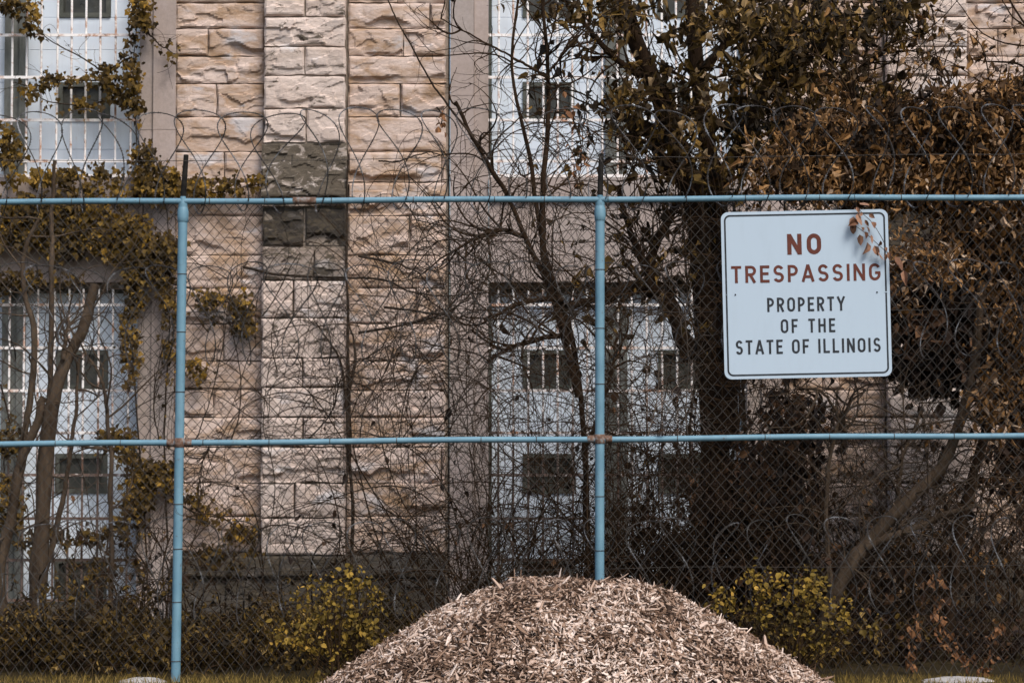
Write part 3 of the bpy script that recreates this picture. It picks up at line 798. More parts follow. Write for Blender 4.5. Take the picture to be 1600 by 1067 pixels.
def glyph(ch, w, s):
    """stroke centre lines in a cap box of height 1 and width w, stroke s"""
    h = s / 2; L, Rg, B, T = h, w - h, h, 1 - h
    if ch == 'N': return [[(L, 0), (L, 1)], [(Rg, 0), (Rg, 1)], [(L, 1 - h * 0.6), (Rg, h * 0.6)]], w
    if ch == 'O':
        r = (Rg - L) / 2; rz = min(r * 1.1, (T - B) / 2)
        return [arc(L + r, T - rz, r, rz, 0, 180) + arc(L + r, B + rz, r, rz, 180, 360) + [(Rg, T - rz)]], w
    if ch == 'T': return [[(0, T), (w, T)], [(w / 2, 0), (w / 2, T)]], w
    if ch == 'R':
        r = (T - 0.48) / 2; m_ = 0.48
        return [[(L, 0), (L, 1)], [(L, T), (Rg - r, T)] + arc(Rg - r, m_ + r, r, r, 90, -90) + [(L, m_)], [(w * 0.45, m_), (Rg, 0)]], w
    if ch == 'P':
        r = (T - 0.44) / 2; m_ = 0.44
        return [[(L, 0), (L, 1)], [(L, T), (Rg - r, T)] + arc(Rg - r, m_ + r, r, r, 90, -90) + [(L, m_)]], w
    if ch == 'E': return [[(L, 0), (L, 1)], [(L, T), (w, T)], [(L, .52), (w * .9, .52)], [(L, B), (w, B)]], w
    if ch == 'F': return [[(L, 0), (L, 1)], [(L, T), (w, T)], [(L, .50), (w * .88, .50)]], w
    if ch == 'H': return [[(L, 0), (L, 1)], [(Rg, 0), (Rg, 1)], [(L, .52), (Rg, .52)]], w
    if ch == 'L': return [[(L, 0), (L, 1)], [(L, B), (w, B)]], w
    if ch == 'I': return [[(h, 0), (h, 1)]], s
    if ch == 'Y': return [[(h * .6, 1), (w / 2, .46)], [(w - h * .6, 1), (w / 2, .46)], [(w / 2, 0), (w / 2, .48)]], w
    if ch == 'A': return [[(h * .7, 0), (w / 2, 1)], [(w - h * .7, 0), (w / 2, 1)], [(w * .24, .30), (w * .76, .30)]], w
    if ch == 'G':
        rx = (Rg - L) / 2; rz = min(rx * 1.1, (T - B) / 2); c = L + rx
        return [arc(c, T - rz, rx, rz, 25, 180) + arc(c, B + rz, rx, rz, 180, 350) + [(Rg, .45)], [(Rg + h * .9, .45), (c + .02, .45)]], w
    if ch == 'S':
        rx = (Rg - L) / 2; c = L + rx; r1 = (T - .5) / 2; r2 = (.5 - B) / 2
        return [arc(c, T - r1, rx * .95, r1, 20, 180, 10) + arc(c, .5 + r1, rx * .95, r1, 180, 250, 6) + arc(c, .5 - r2, rx, r2, 70, -30 + 30, 6) + arc(c, B + r2, rx, r2, 0, -160, 12)], w
    return [], w
WID = {'N': .66, 'O': .66, 'T': .58, 'R': .62, 'P': .58, 'E': .54, 'F': .54, 'H': .64, 'L': .54, 'Y': .66, 'A': .70, 'G': .66, 'S': .60, 'I': .2}
def text(line, x0, x1, ytop, ybot, s, m, wk):
    H = ybot - ytop
    items = []; adv = 0; gap0 = 0.0
    ws = [None if ch == ' ' else glyph(ch, WID[ch] * wk, s)[1] for ch in line]
    tot = sum(w for w in ws if w is not None); ng = sum(1 for a, c in zip(line, line[1:]) if a != ' ' and c != ' '); nsp = line.count(' ')
    span = (x1 - x0) / H
    g_ = (span - tot) / (ng + nsp * 3.2)
    pen = 0.0; prev = None
    for ch, w in zip(line, ws):
        if ch == ' ': pen += g_ * 3.2; prev = ' '; continue
        if prev not in (None, ' '): pen += g_
        strokes, _ = glyph(ch, WID[ch] * wk, s)
        b = Buf()
        for q, st in enumerate(strokes):
            p = np.array(st, float); t = np.empty_like(p); t[1:-1] = norm(norm(p[2:] - p[1:-1]) + norm(p[1:-1] - p[:-2])); t[0] = norm(p[1] - p[0]); t[-1] = norm(p[-1] - p[-2])
            nn = np.stack([-t[:, 1], t[:, 0]], -1) * s / 2
            lft, rgt = p + nn, p - nn
            pts = np.vstack([lft, rgt]); N_ = len(p)
            X = (x0 + (pen + pts[:, 0]) * H - 552) * SU; Z = (530 - (ybot - pts[:, 1] * H)) * SU
            v = np.stack([X, np.full(len(X), -0.0016 - 0.0003 * q), Z], -1)
            b.add(v, [[k, N_ + k, N_ + k + 1, k + 1] for k in range(N_ - 1)])
        sobj('letter', b, m)
        pen += w; prev = ch
    return
text('NO', 449, 645, 181, 301, 0.205, M['red'], 1.05)
text('TRESPASSING', 122, 983, 360, 459, 0.165, M['red'], 1.02)
text('PROPERTY', 325, 773, 547, 629, 0.155, M['ink'], 0.83)
text('OF THE', 400, 714, 672, 752, 0.155, M['ink'], 0.83)
text('STATE OF ILLINOIS', 138, 972, 789, 871, 0.155, M['ink'], 0.83)
for (bx_, bz_) in ((143, 525), (960, 527)):
    b = Buf(); X = (bx_ - 552) * SU; Z = (530 - bz_) * SU
    cyl(b, (X, 0.002, Z), (X, -0.006, Z), 5 * SU, 4 * SU, 10); sobj('bolt', b, M['black'])
    e = -1 if bx_ < 500 else 1
    b = Buf(); box(b, e * (HW - 28 * SU) - 0.006, e * (HW - 28 * SU) + 0.014 * e + 0.006, -0.0022, -0.0008, Z - 0.0035, Z + 0.0035); sobj('strap_end', b, M['sign'])
# thin vine creeping over the corner of the sign
vb = Buf()
v1 = pathpx([(1400, 420), (1388, 398), (1370, 380), (1352, 364), (1336, 352), (1332, 342)], YF - 0.10, 24, 0.002)
v2 = pathpx([(1388, 398), (1378, 372), (1362, 348), (1348, 334), (1338, 320), (1334, 300)], YF - 0.095, 24, 0.002)
tubes(vb, np.stack([v1, v2]), 0.0022, 5)
sprig = vb.build('vine_sprig', M['vine']); tag(sprig, 'dried leafy vine sprig hanging over the upper corner of the sign', 'vine')
lpx = [(1343, 326, 17), (1347, 338, 13), (1334, 346, 15), (1340, 352, 15), (1351, 352, 17), (1333, 356, 15), (1354, 361, 14), (1364, 356, 19), (1343, 374, 15), (1355, 385, 13), (1358, 340, 11), (1366, 391, 14), (1376, 383, 14), (1384, 392, 12), (1383, 405, 19), (1398, 410, 18), (1406, 420, 20), (1412, 432, 18), (1340, 340, 14), (1329, 352, 13), (1352, 369, 14), (1361, 373, 13), (1371, 398, 13), (1346, 362, 14), (1338, 330, 13), (1390, 400, 14)]
for (lx, ly, ls) in lpx:
    b = Buf(); leaves(b, np.array([P3(lx, ly - ls * .5, YF - 0.105)]), ls * 1.05 * YF / FPX, (0.15, -0.15, -1), 0.4, (0.1, -1, 0.35), 1.4, wid=.95, tint=np.array([rng.uniform(.55, 1.0)]))
    b.build('leaf', M['sprigleaf'], sprig)
print('sign done')

# ------------------------------------------------------------------ ivy on the left of the building
def blob_points(blobs, per, clus=9, sprd=0.07):
    """blobs: (px,py,rx,ry,D,dd,weight) -> clumped points with gaps"""
    out = []
    for (cx, cy, rx, ry, D, dd, wgt) in blobs:
        k = max(1, int(per * wgt * rx * ry / 1000.0))
        a = rng.uniform(0, 2 * np.pi, k); r = np.sqrt(rng.uniform(0, 1, k))
        C = np.array([P3(cx + rx * math.cos(q) * w, cy + ry * math.sin(q) * w, D + rng.uniform(-dd, dd)) for q, w in zip(a, r)])
        m = rng.integers(max(2, clus // 2), clus * 2, k)
        pts = np.repeat(C, m, 0); pts = pts + rng.normal(0, 1, pts.shape) * np.array([sprd, sprd * 0.8, sprd])
        out.append(pts)
    return np.concatenate(out)
def ivy_thing(label, strands, blobs, per=36, D=YB - 0.12, size=0.043, group=None):
    p0 = pathpx(strands[0], D, 5)[0]
    root = empty('ivy', (p0[0], D, 0), label, 'ivy', group)
    sb = Buf(); pts = []
    for st in strands:
        w = st[0][3] if len(st[0]) > 3 else 1.0
        q = pathpx([(p[0], p[1], D) for p in st], D, 40, 0.012)
        tubes(sb, q[None], np.linspace(0.010, 0.004, 40)[None], 4)
        if w > 0:
            n = int(30 * w); idx = rng.integers(0, 40, n)
            pts.append(q[idx] + rng.normal(0, 1, (n, 3)) * np.array([0.05, 0.03, 0.05]))
        # fine side runners
        S, T, _ = sample_on(q[None], 10); wk = walks(S, T + rdir(10) * np.array([1, .15, 1]), rng.uniform(0.15, 0.5, 10), 8, 0.35)
        wk[:, :, 1] = D; tubes(sb, wk, 0.0022, 3)
    sb.build('stems', M['vine'], root, True, kind='stuff')
    if blobs: pts.append(blob_points(blobs, per, 9, 0.045))
    A = np.concatenate(pts); A[:, 1] = np.minimum(A[:, 1], D + 0.05) - np.abs(rng.normal(0, .05, len(A)))
    lb = Buf(); leaves(lb, A, size, (0, -0.25, -1), 0.55, (0, -1, 0.45), 1.0, IV, IF)
    lb.build('foliage', M['ivy'], root, kind='stuff')
    return root
ib = YB - 0.14
ivy_thing('autumn ivy climbing the smooth stone jamb of the ivy-hung windows', [
    [(232, 960), (228, 850), (222, 760), (214, 640), (206, 520), (212, 430), (224, 330), (218, 260), (212, 190), (210, 110), (214, 40), (222, -60)],
    [(222, 40), (240, 62), (258, 75), (275, 86)], [(262, 850), (258, 700), (262, 560), (266, 440), (262, 340), (252, 300)]],
    [(208, 110, 8, 70, ib, .05, 1.6), (222, 20, 16, 26, ib, .05, 1.5), (222, 255, 14, 34, ib, .06, 1.5), (255, 285, 28, 26, ib, .06, 1.4),
     (216, 440, 18, 40, ib, .05, 1.2), (206, 530, 10, 70, ib, .05, 1.2), (265, 430, 12, 60, ib, .05, 1.0), (222, 760, 22, 44, ib, .06, 1.2),
     (250, 745, 34, 18, ib, .05, 1.2), (205, 820, 22, 36, ib, .06, .8), (265, 540, 7, 60, ib, .05, .8), (205, 700, 16, 22, ib, .05, 1.0)])
ivy_thing('dense ochre ivy mat spread over smooth stone between two windows', [
    [(262, 420), (230, 390), (170, 370), (90, 355), (0, 350), (-60, 345)], [(230, 390), (210, 360), (150, 330), (60, 325), (0, 330)], [(200, 400), (150, 385), (60, 430), (0, 430)]],
    [(40, 345, 70, 40, ib, .05, 1.5), (110, 360, 55, 42, ib, .05, 1.3), (195, 375, 45, 32, ib, .05, 1.5), (240, 400, 34, 36, ib, .05, 1.5), (215, 355, 25, 12, ib, .05, 1.3),
     (20, 440, 45, 14, ib, .05, 1.2), (100, 438, 22, 7, ib, .05, .9), (165, 330, 25, 12, ib, .05, 1), (-30, 350, 50, 50, ib, .05, 1.4), (60, 318, 60, 10, ib, .05, 1.0)])
ivy_thing('ivy strands trailing across white window bars above the ivy mat', [
    [(208, 90), (185, 100), (160, 110), (150, 105), (130, 90), (100, 77), (72, 60), (60, 40), (45, 10)], [(208, 150), (180, 150), (140, 165), (80, 160), (58, 152)], [(210, 120), (150, 126), (95, 126), (60, 135), (20, 130)]],
    [(48, 20, 10, 30, ib + .1, .03, 1.6), (10, 8, 20, 12, ib + .1, .03, 1.5), (165, 112, 12, 6, ib + .1, .03, 1.2), (70, 130, 20, 8, ib + .1, .03, 1.4), (48, 144, 10, 8, ib + .1, .03, 1.5),
     (145, 127, 60, 5, ib + .1, .03, 1.1), (190, 145, 18, 22, ib + .1, .03, .7), (130, 165, 30, 6, ib + .1, .03, .7), (14, 232, 16, 34, ib + .1, .03, 1.4), (130, 275, 60, 7, ib, .03, 1.3), (60, 280, 60, 6, ib, .03, 1.4), (170, 300, 80, 9, ib, .03, 1.5)], D=ib + 0.08)
ivy_thing('ivy tongue creeping across the rough stone toward the pier', [
    [(262, 300), (300, 292), (340, 298), (380, 292), (415, 285)], [(264, 440), (310, 455), (350, 470), (375, 480), (395, 505)], [(264, 560), (300, 570), (325, 575)], [(262, 770), (300, 800), (350, 812), (390, 840), (400, 880)]],
    [(330, 293, 55, 10, ib, .04, 1.5), (400, 288, 22, 10, ib, .04, 1.2), (320, 465, 10, 10, ib, .03, 1.6), (345, 468, 16, 9, ib, .03, 1.5), (378, 482, 16, 12, ib, .03, 1.5), (382, 508, 14, 12, ib, .03, 1.7),
     (330, 500, 10, 8, ib, .03, 1.5), (310, 578, 18, 10, ib, .03, 1.3), (300, 780, 22, 10, ib, .03, 1.2), (330, 805, 20, 10, ib, .03, 1.2), (375, 832, 22, 14, ib, .03, 1.2), (345, 870, 60, 14, ib, .05, .8)])
ivy_thing('withered ivy low on the window panels behind the bare tree', [
    [(240, 900), (190, 840), (120, 850), (60, 845), (0, 850)], [(214, 690), (180, 685), (150, 690)], [(0, 600), (14, 660), (6, 740), (20, 800)]],
    [(130, 840, 50, 12, ib + .1, .04, .6), (60, 840, 40, 14, ib + .1, .04, .6), (20, 690, 22, 20, ib + .1, .04, 1.2), (180, 688, 40, 10, ib + .1, .04, 1.2), (15, 790, 22, 40, ib + .1, .04, 1.0), (170, 880, 60, 12, ib, .05, .5)], D=ib + 0.08)

# bare ivy vines clinging to the pier and right-hand wall
def bare_vine(label, paths, D, r0=0.012, r1=0.004, twigs=30, tl=0.4, name='woody_vine', m='vine', wander=0.3):
    q0 = pathpx(paths[0], D, 3)[0]
    root = empty(name, (q0[0], D, max(0.0, min(q0[2], 0.0))), label, 'vine')
    sb = Buf(); allq = []
    for p in paths:
        q = pathpx(p, D, 48, 0.006, 0.02); allq.append(q); tubes(sb, q[None], (np.linspace(r0, r1, 48) * rng.uniform(.8, 1.2))[None], 5)
    sb.build('stem', M[m], root, True)
    if twigs:
        tb = Buf(); Q = np.stack(allq)
        S, T, _ = sample_on(Q, twigs); w = walks(S, T + rdir(twigs) * np.array([1, .5, 1]), rng.uniform(.4, 1.3, twigs) * tl, 12, wander)
        tubes(tb, w, taper(rng.uniform(.002, .0045, twigs), .0014, twigs, 12), 3)
        S, T, _ = sample_on(w, twigs * 2); w2 = walks(S, T + rdir(twigs * 2), rng.uniform(.3, 1, twigs * 2) * tl * .5, 8, wander * 1.2)
        tubes(tb, w2, 0.0014, 3)
        tb.build('twigs', M[m], root, kind='stuff')
    return root
bare_vine('bare woody vine climbing the shaded side of the pier', [
    [(548, 900), (552, 800), (546, 720), (540, 620), (530, 560), (505, 520), (490, 500)], [(546, 720), (545, 600), (543, 480), (541, 380), (543, 250)], [(540, 640), (555, 560), (545, 500)]], YB - 0.24, .022, .006, 60, .5)
bare_vine('bare vine looping from the pier to the twig-screened window corner', [
    [(380, 418), (440, 430), (540, 434), (600, 438), (640, 455), (690, 462), (760, 458)], [(560, 400), (610, 410), (650, 425), (676, 452)], [(600, 480), (660, 488), (720, 498), (770, 520)], [(560, 520), (620, 510), (700, 488), (745, 450), (775, 420)]], YF + 0.9, .010, .004, 90, .5)
bare_vine('slender bare branch slanting down across the pale wall', [
    [(596, -20), (620, 30), (650, 85), (675, 130), (700, 165), (728, 200), (765, 250)]], YF + 1.6, .006, .010, 6, .4)
bare_vine('short crooked dead stick caught in the top razor wire', [
    [(592, 252), (620, 253), (650, 243), (672, 238), (690, 244)]], YF + 0.05, .006, .004, 4, .12)
bare_vine('thin bare creeper hanging on fence wire beside the leaning post', [
    [(300, 700), (320, 650), (345, 560), (360, 470), (390, 400)], [(410, 900), (430, 760), (412, 660), (425, 560), (470, 470)], [(250, 700), (240, 620), (255, 540)], [(330, 690), (318, 720), (310, 760)], [(360, 690), (375, 640), (372, 560), (352, 480)]], YF + 0.30, .005, .0025, 90, .55)
bare_vine('tangled bare creeper threaded through mesh beside the post behind the pile', [
    [(620, 700), (640, 600), (690, 520), (720, 440), (700, 360), (640, 330)], [(700, 690), (720, 620), (770, 560), (820, 500), (930, 470)], [(560, 700), (570, 640), (610, 560), (620, 480), (590, 400)], [(480, 690), (520, 640), (540, 580), (610, 540)], [(650, 345), (720, 360), (790, 390), (850, 420)]], YF + 0.35, .005, .0025, 150, .7)

# ------------------------------------------------------------------ trees
def tree(name, label, D, stems, twigs=120, tl=0.9, bark='bark', leafblobs=None, leafmat='dead', leafsize=0.07, per=5, cat='tree', lspread=.5, jit=0.010, up=0.2, clus=9, hang=None, group=None, leafon=0):
    q0 = pathpx(stems[0][0], D, 3)[0]
    root = empty(name, (q0[0], D, 0), label, cat, group)
    sb = Buf(); Q = []; big = max(s[1] for s in stems)
    for (pts, w0, w1) in stems:
        n = 44; q = pathpx(pts, D, n, jit, 0.03); Q.append(q)
        k = 0.5 * D / FPX
        rad = np.linspace(w0 * k, w1 * k, n) * (1 + 0.10 * fbm(np.linspace(0, 9, n), np.zeros(n), int(rng.integers(1e4)), 3))
        tubes(sb, q[None], rad[None], 9)
    sb.build('trunk', M[bark], root, smooth=True)
    Q = np.stack(Q)
    W1 = W2 = None
    if twigs:
        tb = Buf()
        S, T, _ = sample_on(Q, twigs, .12, 1); W1 = walks(S, T * .6 + rdir(twigs) * np.array([1, .8, .8]), rng.uniform(.4, 1.4, twigs) * tl, 14, .22, (0, 0, up * .2))
        tubes(tb, W1, taper(rng.uniform(.005, .011, twigs), .002, twigs, 14), 4)
        n2 = twigs * 4; S, T, _ = sample_on(W1, n2, .1, 1); W2 = walks(S, T + rdir(n2) * .9, rng.uniform(.3, 1.1, n2) * tl * .5, 9, .28)
        tubes(tb, W2, taper(.003, .0014, n2, 9), 3)
        tb.build('branches', M['twig'] if bark != 'barkpale' else M['barkpale'], root, True, kind='stuff')
    if leafblobs or leafon:
        lb = Buf(); pts = []
        if leafblobs: pts.append(blob_points(leafblobs, per, clus, .085))
        if leafon and W2 is not None: pts.append(sample_on(W2, leafon, .1, 1)[0])
        A = np.concatenate(pts)
        k_ = rng.integers(0, 3, len(A))
        leaves(lb, A[k_ == 0], leafsize * .9, (0, -.1, -1.0), lspread, None, 1.6, wid=.75)
        leaves(lb, A[k_ == 1], leafsize * 1.05, (0, -.1, -1.0), lspread * 1.3, None, 1.3, CVL, CVF, wid=.8)
        leaves(lb, A[k_ == 2], leafsize * .75, (0, -.1, -.6), lspread * 1.6, None, 1.6, CVL, CVF, wid=1.0)
        lb.build('crown', M[leafmat], root, kind='stuff')
    return root
tree('bare_tree', 'multi-stemmed bare grey tree behind the fence before ivy-hung windows', 19.2, [
    ([(52, 1040), (60, 940), (64, 850), (72, 720), (82, 630), (108, 560), (130, 510), (148, 445)], 30, 15),
    ([(20, 1040), (0, 900), (18, 800), (34, 720), (60, 655), (70, 620)], 20, 13),
    ([(66, 700), (78, 600), (80, 500), (80, 400), (82, 320), (86, 250)], 9, 6),
    ([(30, 720), (48, 620), (54, 520), (40, 460), (38, 400), (60, 340)], 11, 6),
    ([(70, 900), (92, 800), (110, 720), (118, 640), (124, 560)], 10, 4),
    ([(172, 1000), (172, 800), (172, 690), (162, 610), (150, 580), (130, 545)], 8, 4),
    ([(100, 560), (104, 520), (108, 480)], 8, 3)], 60, .8, 'barkpale', jit=.012)
tree('bare_sapling', 'thin dark forked sapling rising before the twig-screened window', 19.6, [
    ([(928, 960), (918, 860), (915, 740), (908, 620), (895, 540), (880, 480), (852, 400), (838, 320), (830, 250), (806, 150), (800, 90), (810, 5), (812, -40)], 12, 3),
    ([(890, 540), (860, 450), (820, 370), (790, 300), (745, 225), (712, 160)], 9, 6),
    ([(905, 620), (870, 480), (850, 400), (850, 300), (856, 180), (855, 100), (848, 0), (846, -40)], 11, 5),
    ([(895, 520), (840, 530), (790, 545), (762, 565)], 9, 4), ([(880, 470), (830, 470), (790, 485), (760, 500)], 9, 4),
    ([(885, 480), (920, 470), (970, 460)], 12, 8), ([(915, 700), (950, 600), (965, 520)], 8, 4),
    ([(820, 370), (780, 360), (730, 380), (690, 410)], 8, 3), ([(855, 120), (810, 95), (765, 70), (690, 30)], 5, 2), ([(852, 125), (880, 80), (915, 40)], 4, 2)], 150, .8, 'bark', jit=.010)
tree('leaning_tree', 'slim leaning grey-brown tree rising from behind a yellow bush', 18.9, [
    ([(1270, 1040), (1300, 940), (1330, 880), (1352, 852), (1400, 800), (1460, 740), (1490, 690), (1518, 600), (1528, 520), (1535, 440)], 26, 13),
    ([(1355, 855), (1400, 835), (1450, 815), (1500, 795), (1530, 790)], 13, 7), ([(1400, 800), (1410, 720), (1440, 640)], 9, 4), ([(1300, 940), (1290, 820), (1300, 700), (1330, 620)], 10, 5),
    ([(1300, 640), (1320, 655), (1318, 670), (1290, 620), (1240, 600)], 6, 4)], 90, .9, 'barkpale', jit=.012)

def big_blob(l): return [(x, y, rx, ry, D, dd, w) for (x, y, rx, ry, D, dd, w) in l]
tree('dead_leaf_tree', 'big dark trunked tree with olive brown withered leaves behind the sign', 20.6, [
    ([(1105, 960), (1110, 850), (1118, 700), (1112, 600), (1106, 500), (1096, 400), (1085, 310), (1055, 220), (1030, 150), (1005, 90), (985, 40), (960, -40)], 56, 22),
    ([(1130, 700), (1135, 560), (1132, 420), (1118, 320), (1105, 220), (1090, 120), (1082, 40), (1080, -50)], 46, 18),
    ([(1080, 560), (1068, 530), (1050, 480), (1020, 455), (980, 450), (940, 470)], 32, 16),
    ([(1010, 455), (1020, 400), (1040, 350), (1070, 300)], 16, 12), ([(1050, 480), (1010, 420), (985, 360), (965, 290)], 14, 8),
    ([(1110, 310), (1150, 240), (1190, 150), (1230, 60), (1260, -40)], 28, 14), ([(1100, 300), (1040, 260), (1010, 200), (960, 180)], 24, 10),
    ([(1190, 150), (1260, 120), (1340, 110), (1400, 60)], 12, 5), ([(1150, 240), (1240, 210), (1320, 200), (1420, 180)], 14, 5),
    ([(1020, 120), (985, 110), (940, 70), (900, 20)], 14, 6), ([(1090, 120), (1140, 60), (1170, 0)], 16, 10)],
    240, 1.0, 'bark', [
    (1005, 20, 55, 24, 20.3, .8, .6), (950, 15, 40, 16, 20.0, .3, .8), (1100, 25, 60, 30, 20.3, .9, .7), (1180, 45, 66, 50, 20.3, .9, .9), (1258, 60, 60, 60, 20.3, .9, 1.0), (1335, 40, 60, 40, 20.2, .8, .8),
    (1398, 18, 50, 24, 20.0, .5, 1.2), (1300, 125, 50, 30, 20.2, .8, .6), (1375, 150, 50, 20, 20.0, .6, 1.2), (1195, 130, 66, 50, 20.3, .9, .7), (1110, 150, 70, 50, 20.6, .9, .35), (1035, 150, 50, 40, 20.6, .6, .7),
    (1140, 240, 90, 60, 20.5, 1.0, .55), (1250, 190, 60, 40, 20.3, .9, 1.1), (1030, 210, 60, 30, 20.5, .6, .8), (925, 15, 26, 12, 20, .2, .7), (985, 165, 40, 18, 20.2, .4, .8)],
    'olive', .080, 14, leafon=2000, clus=11)
tree('vine_draped_tree', 'tree smothered in hanging tan dead leaves beyond the sign', 19.2, [
    ([(1480, 1000), (1500, 820), (1545, 650), (1550, 500), (1520, 380), (1480, 280), (1440, 190)], 18, 8), ([(1550, 500), (1580, 380), (1590, 250), (1600, 150), (1610, 40)], 14, 8),
    ([(1520, 380), (1420, 300), (1330, 270), (1250, 240)], 12, 5), ([(1480, 280), (1400, 250), (1360, 200), (1330, 160)], 9, 4), ([(1590, 250), (1530, 200), (1480, 165)], 9, 4)],
    150, 1.0, 'bark', [
    (1320, 240, 110, 66, 19.1, .6, 1.2), (1440, 240, 110, 66, 19.1, .6, 1.7), (1555, 240, 95, 78, 19.1, .6, 1.7), (1500, 170, 90, 26, 19.1, .5, 1.2), (1600, 170, 60, 40, 19.1, .5, 1.6), (1400, 285, 150, 22, 18.9, .5, 1.4), (1560, 300, 110, 22, 18.9, .5, 1.2), (1210, 270, 60, 40, 19.1, .6, .8),
    (1530, 350, 80, 26, 19.0, .5, 1.2), (1585, 400, 40, 50, 19.0, .5, 1.1), (1440, 410, 50, 10, 18.3, .3, 1.5), (1490, 400, 40, 12, 18.3, .3, 1.3), (1420, 375, 28, 8, 18.3, .2, 1.3), (1570, 540, 26, 110, 18.9, .4, .7), (1545, 620, 16, 60, 18.9, .4, .8), (1410, 450, 10, 40, 18.4, .2, .8), (1660, 350, 60, 160, 19.1, .6, 1.1)],
    'dead', .060, 27, leafon=1600, clus=10)
print('trees done')

bare_vine('dark ropy vine wound up the big trunk behind the sign', [
    [(1070, 930), (1085, 800), (1078, 680), (1090, 560), (1075, 470), (1070, 380), (1062, 300)], [(1150, 900), (1140, 760), (1156, 640), (1148, 520), (1150, 400), (1128, 310)],
    [(1110, 900), (1122, 760), (1102, 620), (1118, 480), (1100, 380), (1098, 290)], [(1165, 700), (1160, 560), (1170, 420), (1150, 330)]], 20.1, .016, .008, 90, .6)
bare_vine('pale bleached bramble canes arching in front of the big trunk', [
    [(1075, 690), (1072, 640), (1076, 560), (1070, 500), (1080, 440)], [(1110, 690), (1090, 650), (1080, 620), (1086, 580)], [(1010, 690), (1030, 600), (1012, 500)]], YF + .5, .004, .003, 40, .35, m='twigpale')
# ------------------------------------------------------------------ thickets between fence and building
def thicket(label, x0, x1, ztop, D, dd, n=60, leafn=0, blobs=None, per=8, *, leafmat='deadred', r=.006, lean=.25, sub=4, m='twig', name='bare_shrub', lsize=.06, arch=.25, group=None):
    Xa, Xb = W(x0, 900, D)[0], W(x1, 900, D)[0]
    hgt = W(800, ztop, D)[1]
    root = empty(name, ((Xa + Xb) / 2, D, 0), label, 'shrub', group)
    S = np.stack([rng.uniform(Xa, Xb, n), D + rng.uniform(-dd, dd, n), np.zeros(n) - .02], -1)
    L = hgt * rng.uniform(.45, 1.15, n)
    w = walks(S, np.stack([rng.normal(0, lean, n), rng.normal(0, .12, n), np.ones(n)], -1), L, 22, .13, (0, 0, .03), arch)
    sb = Buf(); tubes(sb, w, taper(r * rng.uniform(.6, 1.5, n), .0022, n, 22), 4); sb.build('stems', M[m], root, True)
    tb = Buf(); n2 = n * sub
    s2, t2, _ = sample_on(w, n2, .12, 1); w2 = walks(s2, t2 * .7 + rdir(n2) * np.array([1, .7, .6]), hgt * rng.uniform(.12, .42, n2), 13, .24, (0, 0, .02), .15)
    tubes(tb, w2, taper(.0034, .0016, n2, 13), 3)
    n3 = n2 * 2; s3, t3, _ = sample_on(w2, n3, .1, 1); w3 = walks(s3, t3 + rdir(n3) * .8, hgt * rng.uniform(.04, .16, n3), 7, .3)
    tubes(tb, w3, .0014, 3)
    tb.build('twigs', M['stalk'] if leafmat == 'weed' else M[m], root, kind='stuff')
    if leafn:
        lb = Buf(); A = np.concatenate([sample_on(w2, leafn // 2)[0], sample_on(w3, leafn - leafn // 2)[0]])
        if blobs: A = np.concatenate([A, blob_points(blobs, per, 10, .10)])
        leaves(lb, A, lsize, (0, 0, -1), .7, None, 1.2); lb.build('foliage', M[leafmat], root, kind='stuff')
    return root
thicket('tangle of bare arching stems before the twig-screened lower window', 700, 960, 330, 20.4, .9, 50, 90, sub=6)
thicket('dense bare brush between the post behind the pile and big trunk', 930, 1110, 360, 19.6, .8, 75, 400, sub=5)
thicket('tall fine twiggy shrub before the smooth jamb of the twig-screened window', 660, 800, 420, 19.0, .6, 44, 40, sub=5)
thicket('dark russet shrub crowding the foot of the big trunk', 1060, 1270, 650, 19.8, .6, 80, 3500, [(1215, 790, 50, 100, 19.6, .5, 2.2), (1150, 790, 55, 90, 20.2, .6, 1.5), (1240, 660, 60, 40, 19.8, .5, 1.2), (1090, 860, 80, 30, 20.3, .5, 1.2)], 14, leafmat='deadred', sub=5, lsize=.075)
thicket('thorny grey thicket growing below the sign beside the leaning tree', 1230, 1450, 600, 20.6, .9, 55, 500, leafmat='dead', sub=5, m='twig')
thicket('bare tangle under the hanging dead leaves behind the leaning tree', 1400, 1660, 440, 21.2, 1.0, 45, 700, leafmat='dead', sub=5)
thicket('dark leafy overgrown bush shading the wall under hanging dead leaves', 1400, 1680, 430, 22.6, .5, 40, 500, [(1490, 515, 110, 90, 22.2, .6, 1.8), (1590, 540, 60, 120, 22.2, .6, 1.6), (1440, 450, 60, 40, 22.2, .5, 1.6), (1530, 400, 100, 50, 22.2, .5, 1.2), (1590, 720, 26, 45, 22.0, .4, 1.2)], 16, leafmat='deadred', sub=5, lsize=.11)
thicket('sparse bare shrub before the pale stone pier', 290, 560, 560, 19.5, .9, 22, 20, sub=4)
thicket('sparse wiry shrub among stems of the bare grey tree', 60, 270, 620, 20.2, .8, 26, 60, sub=4)
thicket('leafy withered brambles low behind the leaning post', -60, 300, 870, 18.6, .7, 130, 8500, leafmat='weed', sub=5, lsize=.040, lean=.5)
thicket('low withered weeds behind yellow bush beside the leaning post', 270, 620, 885, 18.8, .8, 130, 7500, leafmat='weed', sub=5, lsize=.038, lean=.5)
thicket('low brown weeds behind the wood chip pile', 580, 1120, 925, 19.2, .8, 110, 6000, leafmat='weed', sub=4, lsize=.04, lean=.5)
thicket('shadowed low brambles at the foot of the leaning tree', 1080, 1400, 890, 19.0, .7, 110, 3500, leafmat='weed', sub=4, lsize=.04, lean=.5)
thicket('low dark brambles behind fence near the pale rock', 1350, 1700, 900, 19.2, .8, 110, 2800, leafmat='deadred', sub=4, lsize=.04, lean=.5)
